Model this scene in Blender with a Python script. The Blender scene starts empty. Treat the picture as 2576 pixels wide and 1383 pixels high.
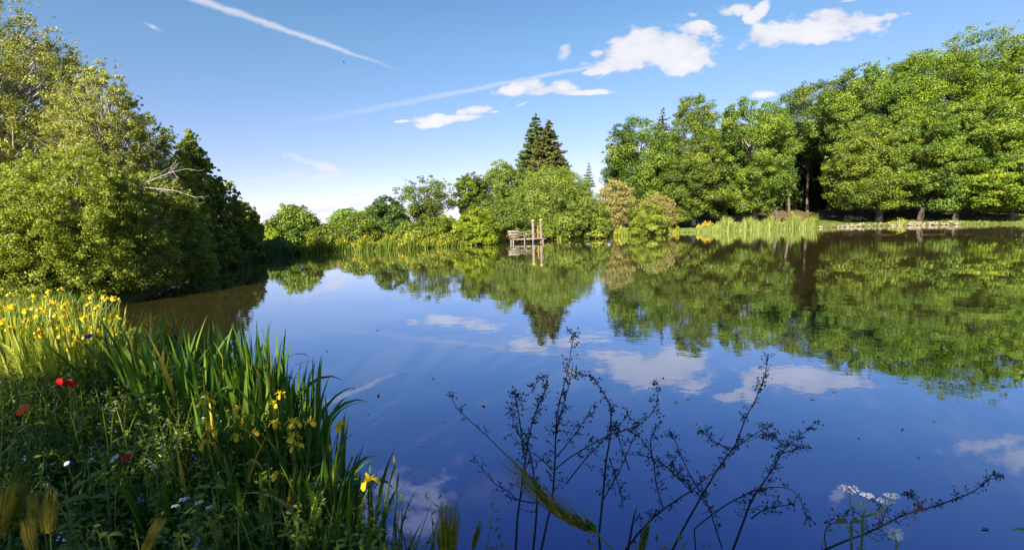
import bpy, math
import numpy as np
from mathutils import Vector, Matrix
S = bpy.context.scene
COL = S.collection
PI = math.pi
R = math.radians
# ------------------------------------------------------------------ camera
F, PITCH, ROLL, CH = 1165.0, R(6.65), R(1.8), 1.75      # focal length in units of a 2576 wide frame
cam_d = bpy.data.cameras.new('camera'); cam = bpy.data.objects.new('camera', cam_d); COL.objects.link(cam)
cam_d.sensor_width = 36; cam_d.lens = F*36/2576; cam_d.clip_end = 5000; cam_d.clip_start = .03
fw = Vector((0, math.cos(PITCH), -math.sin(PITCH))); rt = Vector((1, 0, 0)); up = Vector((0, math.sin(PITCH), math.cos(PITCH)))
rt2 = rt*math.cos(ROLL)-up*math.sin(ROLL); up2 = rt*math.sin(ROLL)+up*math.cos(ROLL)
m = Matrix((rt2, up2, -fw)).transposed().to_4x4(); m.translation = (0, 0, CH); cam.matrix_world = m
cam_d.dof.use_dof = True; cam_d.dof.focus_distance = 9; cam_d.dof.aperture_fstop = 5.6
S.camera = cam
def ray(x, y): return rt2*(x-1288)+up2*(691.5-y)+fw*F
def at(x, y, z=0.0):                                   # where the line of sight meets height z
    d = ray(x, y); k = (z-CH)/d.z; return Vector((d.x*k, d.y*k, z))
def pt(x, y, Y):                                       # the point at depth Y on the line of sight
    d = ray(x, y); k = Y/d.y; return Vector((d.x*k, Y, CH+d.z*k))
# ------------------------------------------------------------------ helpers
def link(o, parent=None):
    COL.objects.link(o)
    if parent is not None: o.parent = parent
    return o
def tag(o, label=None, cat=None, group=None, kind=None):
    for k, v in (('label', label), ('category', cat), ('group', group), ('kind', kind)):
        if v: o[k] = v
    return o
def empty(name, loc=(0, 0, 0), label=None, cat=None, group=None):
    o = bpy.data.objects.new(name, None); link(o); o.location = loc; o.empty_display_size = .2
    return tag(o, label, cat, group)
def mesh_np(name, V, Fq, mats, parent=None, tint=None, mi=None, smooth=False, loc=None):
    V = np.asarray(V, np.float32).reshape(-1, 3); Fq = np.asarray(Fq, np.int32)
    if loc is not None: V = V-np.asarray(loc, np.float32)
    n = Fq.shape[1]; me = bpy.data.meshes.new(name)
    me.vertices.add(len(V)); me.vertices.foreach_set('co', V.ravel())
    me.loops.add(Fq.size); me.loops.foreach_set('vertex_index', Fq.ravel())
    me.polygons.add(len(Fq)); me.polygons.foreach_set('loop_start', np.arange(0, Fq.size, n, dtype=np.int32))
    if mi is not None: me.polygons.foreach_set('material_index', np.asarray(mi, np.int32))
    if smooth: me.polygons.foreach_set('use_smooth', np.ones(len(Fq), bool))
    if tint is not None:
        a = me.attributes.new('tint', 'FLOAT', 'FACE'); a.data.foreach_set('value', np.asarray(tint, np.float32))
    me.update(calc_edges=True); me.validate()
    for mm in (mats if isinstance(mats, (list, tuple)) else [mats]): me.materials.append(mm)
    o = bpy.data.objects.new(name, me); link(o, parent)
    if loc is not None and parent is None: o.location = loc
    return o
class MB:
    def __init__(s): s.v = []; s.f = []; s.t = []; s.m = []; s.n = 0
    def add(s, V, Fq, t=.5, m=0):
        V = np.asarray(V, float).reshape(-1, 3); Fq = np.asarray(Fq, int)
        if Fq.shape[1] == 3: Fq = np.c_[Fq, Fq[:, 2]]
        s.v.append(V); s.f.append(Fq+s.n); s.n += len(V)
        s.t.append(np.broadcast_to(t, len(Fq))); s.m.append(np.full(len(Fq), m))
    def tube(s, P, rad, k=5, t=.5, m=0):
        P = np.asarray([tuple(p) for p in P], float); n = len(P); rad = np.broadcast_to(rad, n)
        T = np.gradient(P, axis=0); T /= np.linalg.norm(T, axis=1)[:, None]+1e-9
        ref = np.array([0, 0, 1.]) if abs(T[:, 2]).mean() < .8 else np.array([1., 0, 0])
        A = np.cross(T, ref); A /= np.linalg.norm(A, axis=1)[:, None]+1e-9; B = np.cross(T, A)
        a = np.arange(k)*2*PI/k
        V = P[:, None]+rad[:, None, None]*(A[:, None]*np.cos(a)[None, :, None]+B[:, None]*np.sin(a)[None, :, None])
        i = np.arange(n-1)[:, None]*k; j = np.arange(k)[None]; j2 = (j+1) % k
        Fq = np.stack([i+j, i+j2, i+k+j2, i+k+j], -1).reshape(-1, 4)
        s.add(V, Fq, t, m)
    def box(s, c, d, rz=0, t=.5, m=0, tilt=0):
        x, y, z = [q/2 for q in d]
        V = np.array([(a*x, b*y, e*z) for e in (-1, 1) for a, b in ((-1, -1), (1, -1), (1, 1), (-1, 1))])
        if tilt: V = V@np.array([[math.cos(tilt), 0, math.sin(tilt)], [0, 1, 0], [-math.sin(tilt), 0, math.cos(tilt)]])
        cs, sn = math.cos(rz), math.sin(rz); V = V@np.array([[cs, sn, 0], [-sn, cs, 0], [0, 0, 1]])
        s.add(V+np.array(c), [(0, 3, 2, 1), (4, 5, 6, 7), (0, 1, 5, 4), (1, 2, 6, 5), (2, 3, 7, 6), (3, 0, 4, 7)], t, m)
    def ball(s, c, r, t=.5, m=0):
        if np.isscalar(r): r = (r, r, r)
        V = np.array([(1, 0, 0), (0, 1, 0), (-1, 0, 0), (0, -1, 0), (0, 0, 1), (0, 0, -1)], float)*np.array(r)+np.array(c)
        s.add(V, [(0, 1, 4), (1, 2, 4), (2, 3, 4), (3, 0, 4), (1, 0, 5), (2, 1, 5), (3, 2, 5), (0, 3, 5)], t, m)
    def build(s, name, mats, parent=None, smooth=False, loc=None):
        # degenerate quads (triangles) are split off through from_pydata
        V = np.concatenate(s.v); Fq = np.concatenate(s.f)
        if loc is not None: V = V-np.asarray(loc, float)
        me = bpy.data.meshes.new(name)
        tri = Fq[:, 2] == Fq[:, 3]
        if tri.any():
            fl = [tuple(f[:3]) if q else tuple(f) for f, q in zip(Fq.tolist(), tri)]
            me.from_pydata(V.tolist(), [], fl)
        else:
            me.vertices.add(len(V)); me.vertices.foreach_set('co', V.astype(np.float32).ravel())
            me.loops.add(Fq.size); me.loops.foreach_set('vertex_index', Fq.astype(np.int32).ravel())
            me.polygons.add(len(Fq)); me.polygons.foreach_set('loop_start', np.arange(0, Fq.size, 4, dtype=np.int32))
        me.polygons.foreach_set('material_index', np.concatenate(s.m).astype(np.int32))
        if smooth: me.polygons.foreach_set('use_smooth', np.ones(len(Fq), bool))
        a = me.attributes.new('tint', 'FLOAT', 'FACE'); a.data.foreach_set('value', np.concatenate(s.t).astype(np.float32))
        me.update(calc_edges=True)
        for mm in (mats if isinstance(mats, (list, tuple)) else [mats]): me.materials.append(mm)
        o = bpy.data.objects.new(name, me); link(o, parent)
        if loc is not None and parent is None: o.location = loc
        return o
# ------------------------------------------------------------------ materials
def newmat(name):
    mt = bpy.data.materials.new(name); mt.use_nodes = True; nt = mt.node_tree; nt.nodes.clear()
    return mt, nt, nt.nodes.new('ShaderNodeOutputMaterial')
def nd(nt, t, ins=None, **kw):
    n = nt.nodes.new(t)
    for k, v in kw.items(): setattr(n, k, v)
    for k, v in (ins or {}).items():
        if isinstance(v, bpy.types.NodeSocket): nt.links.new(v, n.inputs[k])
        else: n.inputs[k].default_value = v
    return n
def ramp(nt, fac, stops):
    r = nt.nodes.new('ShaderNodeValToRGB'); e = r.color_ramp.elements
    while len(e) < len(stops): e.new(.5)
    for i, (p, c) in enumerate(stops): e[i].position = p; e[i].color = (*c, 1)
    nt.links.new(fac, r.inputs[0]); return r.outputs[0]
def leafmat(name, stops, trans=.35, rough=.5, spec=.35):
    mt, nt, out = newmat(name)
    a = nd(nt, 'ShaderNodeAttribute', attribute_name='tint')
    if name not in ('yellow_petals', 'poppy_petals', 'orange_petals', 'white_petals', 'purple_petals', 'blue_petals', 'dead_leaves', 'sallow_leaves', 'reed_leaves', 'tan_leaves', 'grey_willow_leaves', 'barley_ears', 'brown_spruce_needles'): stops = [(q[0]*1.46, q[1]*1.17, q[2]*.95) for q in stops]
    n = len(stops); c = ramp(nt, a.outputs['Fac'], [(i/(n-1), s) for i, s in enumerate(stops)])
    p = nd(nt, 'ShaderNodeBsdfPrincipled', {'Base Color': c, 'Roughness': rough, 'Specular IOR Level': spec})
    hs = nd(nt, 'ShaderNodeHueSaturation', {'Hue': .488, 'Saturation': 1.08, 'Value': 1.25, 'Color': c})
    t = nd(nt, 'ShaderNodeBsdfTranslucent', {'Color': hs.outputs[0]})
    mx = nd(nt, 'ShaderNodeMixShader', {0: trans, 1: p.outputs[0], 2: t.outputs[0]})
    nt.links.new(mx.outputs[0], out.inputs[0]); return mt
def roughmat(name, c1, c2, scale=8, rough=.85, stretch=(1, 1, 1), bump=.3, metal=0):
    mt, nt, out = newmat(name)
    tc = nd(nt, 'ShaderNodeTexCoord'); mp = nd(nt, 'ShaderNodeMapping', {0: tc.outputs['Object'], 'Scale': stretch})
    no = nd(nt, 'ShaderNodeTexNoise', {'Vector': mp.outputs[0], 'Scale': scale, 'Detail': 6, 'Roughness': .65})
    c = ramp(nt, no.outputs['Fac'], [(.3, c1), (.7, c2)])
    b = nd(nt, 'ShaderNodeBump', {'Height': no.outputs['Fac'], 'Strength': bump, 'Distance': .03})
    p = nd(nt, 'ShaderNodeBsdfPrincipled', {'Base Color': c, 'Roughness': rough, 'Normal': b.outputs[0], 'Metallic': metal})
    nt.links.new(p.outputs[0], out.inputs[0]); return mt
G = {
 'oak':    leafmat('oak_leaves', [(.022, .06, .010), (.055, .125, .015), (.10, .19, .020), (.17, .26, .028)], .22),
 'oakyel': leafmat('bright_oak_leaves', [(.04, .09, .008), (.09, .18, .012), (.15, .26, .018), (.23, .34, .028)], .25),
 'maple':  leafmat('maple_leaves', [(.026, .060, .010), (.058, .112, .014), (.098, .168, .018), (.165, .24, .026)], .22),
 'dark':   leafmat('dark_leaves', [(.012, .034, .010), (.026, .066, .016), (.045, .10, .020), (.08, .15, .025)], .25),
 'willow': leafmat('willow_leaves', [(.05, .10, .018), (.09, .16, .028), (.135, .225, .035), (.18, .29, .05)], .35),
 'sallow': leafmat('sallow_leaves', [(.075, .11, .012), (.165, .21, .02), (.275, .335, .032), (.42, .47, .08)], .4),
 'grey':   leafmat('grey_willow_leaves', [(.13, .155, .03), (.23, .255, .045), (.35, .37, .07), (.48, .48, .15)], .35),
 'lime':   leafmat('lime_leaves', [(.06, .12, .008), (.12, .21, .012), (.19, .30, .018), (.28, .38, .03)], .4),
 'pale':   leafmat('pale_leaves', [(.07, .16, .03), (.11, .22, .05), (.15, .28, .06), (.20, .33, .08)], .4),
 'tan':    leafmat('tan_leaves', [(.20, .18, .045), (.29, .26, .07), (.36, .34, .10), (.45, .42, .16)], .35),
 'spruce': leafmat('spruce_needles', [(.035, .075, .018), (.065, .12, .025), (.10, .165, .032), (.14, .20, .04)], .15),
 'brown_spruce': leafmat('brown_spruce_needles', [(.065, .08, .02), (.11, .125, .03), (.165, .175, .042), (.22, .22, .055)], .15),
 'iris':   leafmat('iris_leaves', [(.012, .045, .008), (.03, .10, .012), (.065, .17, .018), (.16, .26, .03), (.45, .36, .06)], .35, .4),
 'irislit': leafmat('sunlit_iris_leaves', [(.06, .13, .015), (.13, .22, .03), (.24, .34, .05), (.38, .44, .08)], .4, .4),  # lit copy of the iris leaves, sunlight put into the colour
 'meadow': leafmat('meadow_leaves', [(.018, .05, .008), (.045, .105, .014), (.085, .16, .02), (.16, .24, .032), (.34, .32, .10)], .35),
 'reed':   leafmat('reed_leaves', [(.10, .15, .03), (.19, .25, .05), (.31, .37, .09), (.46, .48, .18)], .35),
 'barley': leafmat('barley_ears', [(.12, .16, .02), (.26, .27, .03), (.42, .38, .05), (.58, .48, .10)], .4),
 'greenear': leafmat('green_ears', [(.04, .09, .012), (.08, .15, .02), (.13, .20, .03), (.18, .24, .05)], .35),
 'yellow': leafmat('yellow_petals', [(.60, .36, .008), (.75, .50, .012), (.85, .62, .02), (.90, .72, .03)], .35, .5),
 'red':    leafmat('poppy_petals', [(.45, .004, .003), (.62, .008, .004), (.78, .015, .008), (.8, .08, .02)], .35, .5),
 'orange': leafmat('orange_petals', [(.65, .07, .01), (.8, .12, .015), (.85, .18, .03)], .35, .5),
 'white':  leafmat('white_petals', [(.6, .62, .58), (.75, .76, .72), (.8, .8, .8)], .3, .6),
 'purple': leafmat('purple_petals', [(.25, .03, .35), (.4, .06, .5)], .3, .6),
 'blue':   leafmat('blue_petals', [(.18, .22, .55), (.3, .34, .7)], .3, .6),
 'litter': leafmat('dead_leaves', [(.10, .06, .03), (.2, .13, .07), (.35, .26, .17)], .1, .8),
}
BARK = roughmat('oak_bark', (.045, .035, .025), (.15, .125, .095), 6, .9, (1, 1, .25), .6)
PALEBARK = roughmat('pale_willow_bark', (.16, .145, .12), (.42, .39, .33), 5, .85, (1, 1, .3), .4)
MIDBARK = roughmat('brown_bark', (.07, .055, .04), (.22, .18, .13), 6, .9, (1, 1, .3), .4)
DRY = roughmat('dry_stem', (.006, .006, .007), (.018, .015, .015), 30, .9, (1, 1, .3), .3)
WOOD = roughmat('weathered_wood', (.09, .072, .058), (.32, .265, .215), 4, .85, (1, 1, 1), .3)
WOODDK = roughmat('dark_wood', (.03, .024, .02), (.09, .07, .055), 7, .8)  # darker wood for the joists, rear piles and screen posts
LICHEN = roughmat('orange_lichen', (.36, .24, .10), (.62, .42, .08), 14, .9)
STONE = roughmat('pale_limestone', (.15, .115, .088), (.42, .33, .26), 3, .9, (1, 1, 1), .5)
RUST = roughmat('rusty_pole', (.42, .12, .03), (.60, .22, .06), 10, .8)
TEAL = roughmat('teal_canvas', (.006, .07, .07), (.012, .12, .11), 3, .8)
WHITEC = roughmat('white_canvas', (.55, .56, .58), (.75, .76, .78), 3, .8)
STEMG = roughmat('green_stem', (.05, .10, .015), (.11, .19, .03), 20, .6)
DUCK = roughmat('brown_feathers', (.16, .09, .05), (.42, .29, .18), 30, .8)
# ------------------------------------------------------------------ the pond outline
near = [(-.55, 2.15), (-1.0, 2.55), (-1.5, 3.3), (-2.3, 4.3), (-3.5, 5.3), (-5.0, 6.3), (-6.6, 7.2), (-8.2, 8.2), (-9.3, 9.4)]
far = [at(*q)[:2] for q in ((395, 742), (470, 705), (540, 680), (640, 656), (755, 640), (860, 634), (1000, 628), (1120, 621), (1250, 612), (1330, 605), (1400, 603),
       (1500, 598), (1600, 591), (1700, 586), (1800, 582), (1950, 577), (2080, 573), (2200, 569), (2330, 567), (2450, 565), (2576, 563))]
right = [(56, 38), (66, 32), (70, 20), (60, 8), (42, 2), (24, .6), (12, 1.0), (6, 1.35), (3, 1.55), (1.2, 1.7), (.1, 1.85)]
POND = np.array(near+[tuple(q) for q in far]+right)
def sdist(X, Y):                                        # signed distance to the outline, positive on land
    X = np.asarray(X, float); Y = np.asarray(Y, float); d = np.full(X.shape, 1e9); ins = np.zeros(X.shape, bool)
    n = len(POND)
    for i in range(n):
        ax, ay = POND[i]; bx, by = POND[(i+1) % n]; ex, ey = bx-ax, by-ay
        t = np.clip(((X-ax)*ex+(Y-ay)*ey)/(ex*ex+ey*ey+1e-9), 0, 1)
        d = np.minimum(d, np.hypot(X-ax-t*ex, Y-ay-t*ey))
        c = ((ay > Y) != (by > Y))
        with np.errstate(divide='ignore', invalid='ignore'):
            ins ^= c & (X < (bx-ax)*(Y-ay)/(by-ay+1e-12)+ax)
    return np.where(ins, -d, d)
def sst(x): x = np.clip(x, 0, 1); return x*x*(3-2*x)
def ground_z(X, Y):
    s = sdist(X, Y); X = np.asarray(X, float); Y = np.asarray(Y, float)
    z = np.where(s < 0, np.maximum(s*.45, -1.3), .22*sst(s/.7)+.12*sst((s-.5)/3))
    hill = sst((X-8)/22)*sst((Y-25)/15)
    z = z+np.clip(s-1.2, 0, 60)*.075*hill
    z = z+.03*np.sin(X*1.7+1.3*np.sin(Y*.9))*np.sin(Y*1.3)*(s > .3)
    return z
def gz(x, y): return float(ground_z(np.array([x]), np.array([y]))[0])
# ------------------------------------------------------------------ ground and water
rr = np.concatenate([[0], np.geomspace(.25, 1200, 235)]); na = 420; th = np.linspace(0, 2*PI, na, endpoint=False)
X = rr[:, None]*np.cos(th); Y = rr[:, None]*np.sin(th)+1.0; Z = ground_z(X, Y)
V = np.stack([X, Y, Z], -1).reshape(-1, 3)
i = np.arange(len(rr)-1)[:, None]*na; j = np.arange(na)[None]; j2 = (j+1) % na
Fq = np.stack([i+j, i+na+j, i+na+j2, i+j2], -1).reshape(-1, 4)[:]
mt, nt, out = newmat('grassy_earth')
tc = nd(nt, 'ShaderNodeTexCoord')
n1 = nd(nt, 'ShaderNodeTexNoise', {'Vector': tc.outputs['Object'], 'Scale': .5, 'Detail': 6, 'Roughness': .7})
n2 = nd(nt, 'ShaderNodeTexNoise', {'Vector': tc.outputs['Object'], 'Scale': 9, 'Detail': 8, 'Roughness': .8})
c1 = ramp(nt, n2.outputs['Fac'], [(.25, (.06, .10, .014)), (.5, (.13, .19, .025)), (.75, (.22, .26, .05))])
c2 = ramp(nt, n2.outputs['Fac'], [(.3, (.06, .045, .025)), (.7, (.20, .15, .08))])
geo = nd(nt, 'ShaderNodeNewGeometry'); sx = nd(nt, 'ShaderNodeSeparateXYZ', {0: geo.outputs['Position']})
hz = nd(nt, 'ShaderNodeMapRange', {0: sx.outputs[2], 1: .45, 2: 1.1, 3: 0, 4: .75})
ad = nd(nt, 'ShaderNodeMath', {0: hz.outputs[0], 1: n1.outputs['Fac']}, operation='ADD')
f1 = nd(nt, 'ShaderNodeMapRange', {0: ad.outputs[0], 1: .62, 2: .95})
lo = nd(nt, 'ShaderNodeMapRange', {0: sx.outputs[2], 1: .03, 2: .12, 3: 1, 4: 0})
mxf = nd(nt, 'ShaderNodeMath', {0: f1.outputs[0], 1: lo.outputs[0]}, operation='MAXIMUM')
mc = nd(nt, 'ShaderNodeMix', {'Factor': mxf.outputs[0], 'A': c1, 'B': c2}, data_type='RGBA') if False else nd(nt, 'ShaderNodeMixRGB', {0: mxf.outputs[0], 1: c1, 2: c2})
bp = nd(nt, 'ShaderNodeBump', {'Height': n2.outputs['Fac'], 'Strength': .9, 'Distance': .08})
p = nd(nt, 'ShaderNodeBsdfPrincipled', {'Base Color': mc.outputs[0], 'Roughness': .95, 'Normal': bp.outputs[0], 'Specular IOR Level': .1})
nt.links.new(p.outputs[0], out.inputs[0])
tag(mesh_np('ground', V, Fq, mt, smooth=True), kind='structure')

mt, nt, out = newmat('pond_water')
tc = nd(nt, 'ShaderNodeTexCoord')
mp = nd(nt, 'ShaderNodeMapping', {0: tc.outputs['Object'], 'Scale': (1, 1.3, 1)})
w1 = nd(nt, 'ShaderNodeTexNoise', {'Vector': mp.outputs[0], 'Scale': 2.2, 'Detail': 3, 'Roughness': .55})
w2 = nd(nt, 'ShaderNodeTexNoise', {'Vector': mp.outputs[0], 'Scale': .09, 'Detail': 2})
w3 = nd(nt, 'ShaderNodeTexNoise', {'Vector': mp.outputs[0], 'Scale': .35, 'Detail': 2})
am = nd(nt, 'ShaderNodeMapRange', {0: w2.outputs['Fac'], 1: .38, 2: .62, 3: .12, 4: 1.35})
h1 = nd(nt, 'ShaderNodeMath', {0: w1.outputs['Fac'], 1: am.outputs[0]}, operation='MULTIPLY')
h2 = nd(nt, 'ShaderNodeMath', {0: w3.outputs['Fac'], 1: 2.0, 2: h1.outputs[0]}, operation='MULTIPLY_ADD')
bp = nd(nt, 'ShaderNodeBump', {'Height': h2.outputs[0], 'Strength': 1, 'Distance': .0022})
lw = nd(nt, 'ShaderNodeLayerWeight', {0: .5, 'Normal': bp.outputs[0]})            # Fresnel: mirror-like at a grazing angle, deep blue looking down
rc = ramp(nt, lw.outputs['Facing'], [(0, (.06, .08, .20)), (.40, (.155, .18, .35)), (.60, (.27, .315, .48)), (.83, (.54, .61, .74)), (.96, (.90, .92, .94))])
gl = nd(nt, 'ShaderNodeBsdfGlossy', {'Color': rc, 'Roughness': .015, 'Normal': bp.outputs[0]})
df = nd(nt, 'ShaderNodeBsdfDiffuse', {'Color': (.012, .0095, .003, 1)})
p = nd(nt, 'ShaderNodeAddShader', {0: gl.outputs[0], 1: df.outputs[0]})
nt.links.new(p.outputs[0], out.inputs[0])
rr = np.concatenate([[0], np.geomspace(.3, 95, 40)]); na = 96; th = np.linspace(0, 2*PI, na, endpoint=False)
X = rr[:, None]*np.cos(th)+12; Y = rr[:, None]*np.sin(th)+26; V = np.stack([X, Y, X*0], -1).reshape(-1, 3)
i = np.arange(len(rr)-1)[:, None]*na; j = np.arange(na)[None]; j2 = (j+1) % na
Fq = np.stack([i+j, i+na+j, i+na+j2, i+j2], -1).reshape(-1, 4)
tag(mesh_np('water', V, Fq, mt, smooth=True), kind='structure')
# ------------------------------------------------------------------ foliage generators
def unit(v): return v/(np.linalg.norm(v, axis=-1, keepdims=True)+1e-9)
def leaves(rng, P, Nn, L, W, droop=0.0):                # one bent diamond (2 triangles as a quad) per leaf
    n = len(P); L = np.broadcast_to(L, n)[:, None]; W = np.broadcast_to(W, n)[:, None]
    t = rng.normal(size=(n, 3)); t -= (t*Nn).sum(1, keepdims=True)*Nn; t = unit(t); b = np.cross(Nn, t)
    t = unit(t-np.array([0, 0, droop]))
    V = np.stack([P-t*L*.5, P+b*W*.5-t*L*.05+Nn*W*.12, P+t*L*.5, P-b*W*.5-t*L*.05+Nn*W*.12], 1)
    return V.reshape(-1, 3), np.arange(4*n).reshape(-1, 4)
def on_clumps(rng, C, cr, n, L, flat=.65, upb=.6, aspect=.6, tvar=.22, shell=.45, droop=0., base=.5):
    k = rng.integers(0, len(C), n)
    w = cr**2; k = rng.choice(len(C), n, p=w/w.sum())
    D = unit(rng.normal(size=(n, 3))); rad = cr[k]*(1-shell*rng.random(n)**1.4)*(1+.45*rng.random(n)**4)
    P = C[k]+D*rad[:, None]*np.array([1, 1, flat])
    Nn = unit(D*.8+np.array([0, 0, upb])+rng.normal(size=(n, 3))*.45)
    ct = rng.normal(size=len(C))*tvar
    tint = np.clip(base+ct[k]+rng.normal(size=n)*.16, 0, 1)
    l = L*(.7+.6*rng.random(n))
    V, Fq = leaves(rng, P, Nn, l, l*aspect, droop)
    return V, Fq, tint
def lobes(rng, th, z, amp=.25):
    a = rng.random(6)*2*PI
    return 1+amp*(np.sin(2*th+a[0]+z*1.1)+.8*np.sin(3*th+a[1]-z*1.7)+.6*np.sin(5*th+a[2]+z*2.3))/2.4
PROF = {
 'round': lambda t: np.sqrt(np.clip(1-(2*t-1)**2, 0, 1))**.8,
 'oak':   lambda t: np.sqrt(np.clip(1-((t-.38)/.63)**2, 0, 1))*(.75+.25*np.minimum(t/.3, 1)),
 'dome':  lambda t: np.sqrt(np.clip(1-t**2, 0, 1))*(.9+.1*np.minimum(t/.2, 1)),
 'cone':  lambda t: np.clip(1-t, 0, 1)**.85*np.minimum(1, .5+t*4),
 'column': lambda t: np.clip((1-t)*3, 0, 1)**.6*(.75+.25*np.sin(t*3)),
 'vase':  lambda t: np.clip(.35+t*1.1, 0, 1)*np.sqrt(np.clip(1-((t-.5)/.52)**2*(t > .5), 0, 1)),
}
SEED = [7]
def plant(name, label, cat, xc, hw, ytop, ybot, Y, leaf='oak', prof='oak', n=20000, L=.2, clumps=110, cs=.17, bark=None, trunk_r=None,
          limbs=30, group=None, tx=None, flat=.65, amp=.25, shell=.5, twigs=0, depth=1.0, aspect=.6, tvar=.2, lean=0, upb=.4, droop=0., base=.5,
          pname=('crown', 'trunk'), fill=.0, world=None):
    SEED[0] += 1; rng = np.random.default_rng(SEED[0]*131)
    if world is None and Y > 30: n = int(n*1.5); clumps = int(clumps*1.6); cs *= 1.3; shell = .35
    if world is None and Y > 45: L *= .80; n = int(n*1.6); clumps = int(clumps*1.7); cs *= .78
    if world is None:
        c = pt(xc, ybot, Y); top = pt(xc, ytop, Y); r = hw/F*Y*1.02; zb, zt = c.z, top.z; cx, cy = c.x, Y
    else: cx, cy, zb, zt, r = world
    bx = pt(tx, ybot, Y).x if tx is not None else cx-lean
    base_z = gz(bx, cy)
    zb = max(zb, base_z+.05)
    H = zt-zb; pf = PROF[prof]
    # clump centres
    t = rng.random(clumps*6); th = rng.random(clumps*6)*2*PI; keep = rng.random(clumps*6) < pf(t)+.12
    t = t[keep][:clumps]; th = th[keep][:clumps]
    q = (fill+(1-fill)*(1-.6*rng.random(len(t))**1.6))
    q = np.where(rng.random(len(t)) < fill, rng.random(len(t))*.8, 1-.45*rng.random(len(t))**1.5)
    crr = cs*r*(.45+1.1*rng.random(len(t))**1.3)*np.minimum(1, .55+1.5*(1-t))
    spr = (rng.random(len(t)) < .16) & (t > .25); q = np.where(spr, 1.02+.13*rng.random(len(t)), q); crr = np.where(spr, crr*.55, crr)
    rad = r*pf(t)*lobes(rng, th, t*3, amp)*q
    rad = np.maximum(rad-crr*.4, 0)
    C = np.stack([cx+rad*np.cos(th), cy+rad*np.sin(th)*depth, zb+t*(H-crr*flat)], 1)
    C[:, 2] += rng.normal(size=len(t))*crr*.3+spr*.03*H*(t > .6)
    C[:, 2] = np.maximum(C[:, 2], gz(cx, cy)+crr*flat*.5)
    V, Fq, tint = on_clumps(rng, C, crr, n, L, flat, upb, aspect, tvar, shell, droop, base)
    root = empty(name, (bx, cy, base_z-.1), label, cat, group)
    mesh_np(pname[0], V, Fq, G[leaf], root, tint, loc=root.location)
    # trunk and limbs
    mb = MB(); tr = trunk_r or max(.03, r*.06); n0 = 9
    zz = np.linspace(0, 1, n0); hgt = zt-base_z
    TX = bx+(cx-bx)*zz**1.3+np.cumsum(rng.normal(size=n0))*r*.012; TY = cy+np.cumsum(rng.normal(size=n0))*r*.012
    TP = np.stack([TX, TY, base_z-.1+zz*hgt*.86], 1); TR = tr*(1-zz*.85); TR[0] *= 1.35
    mb.tube(TP, TR, 9)
    idx = rng.permutation(len(C))[:limbs]
    for k in idx:
        e = C[k]; f0 = np.clip((e[2]-base_z)/hgt*.62+rng.normal()*.04, .12, .84)
        s = np.array([np.interp(f0/.86, zz, TP[:, a]) for a in range(3)]); s[2] = base_z+f0*hgt
        r0 = np.interp(f0/.86, zz, TR)*.55; mid = s*.45+e*.55+np.array([0, 0, .10*r])+rng.normal(size=3)*r*.05
        u = np.linspace(0, 1, 7)[:, None]; Q = s*(1-u)**2+2*mid*u*(1-u)+e*u*u; Q[1:-1] += rng.normal(size=(5, 3))*r*.012
        mb.tube(Q, r0*(1-.82*u[:, 0]), 5)
        for w_ in range(twigs):
            a = Q[rng.integers(2, 7)]; d = unit(rng.normal(size=3)+unit(e-s)*.9+np.array([0, 0, .25])); ln = crr[k]*(.8+1.3*rng.random())
            u2 = np.linspace(0, 1, 4)[:, None]; W_ = a+d*ln*u2; W_[1:] += np.cumsum(rng.normal(size=(3, 3))*ln*.07, 0)
            mb.tube(W_, max(r0*.16, .004)*(1-.75*u2[:, 0]), 3)
    mb.build(pname[1], bark or BARK, root, smooth=True, loc=root.location)
    return root
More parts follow.
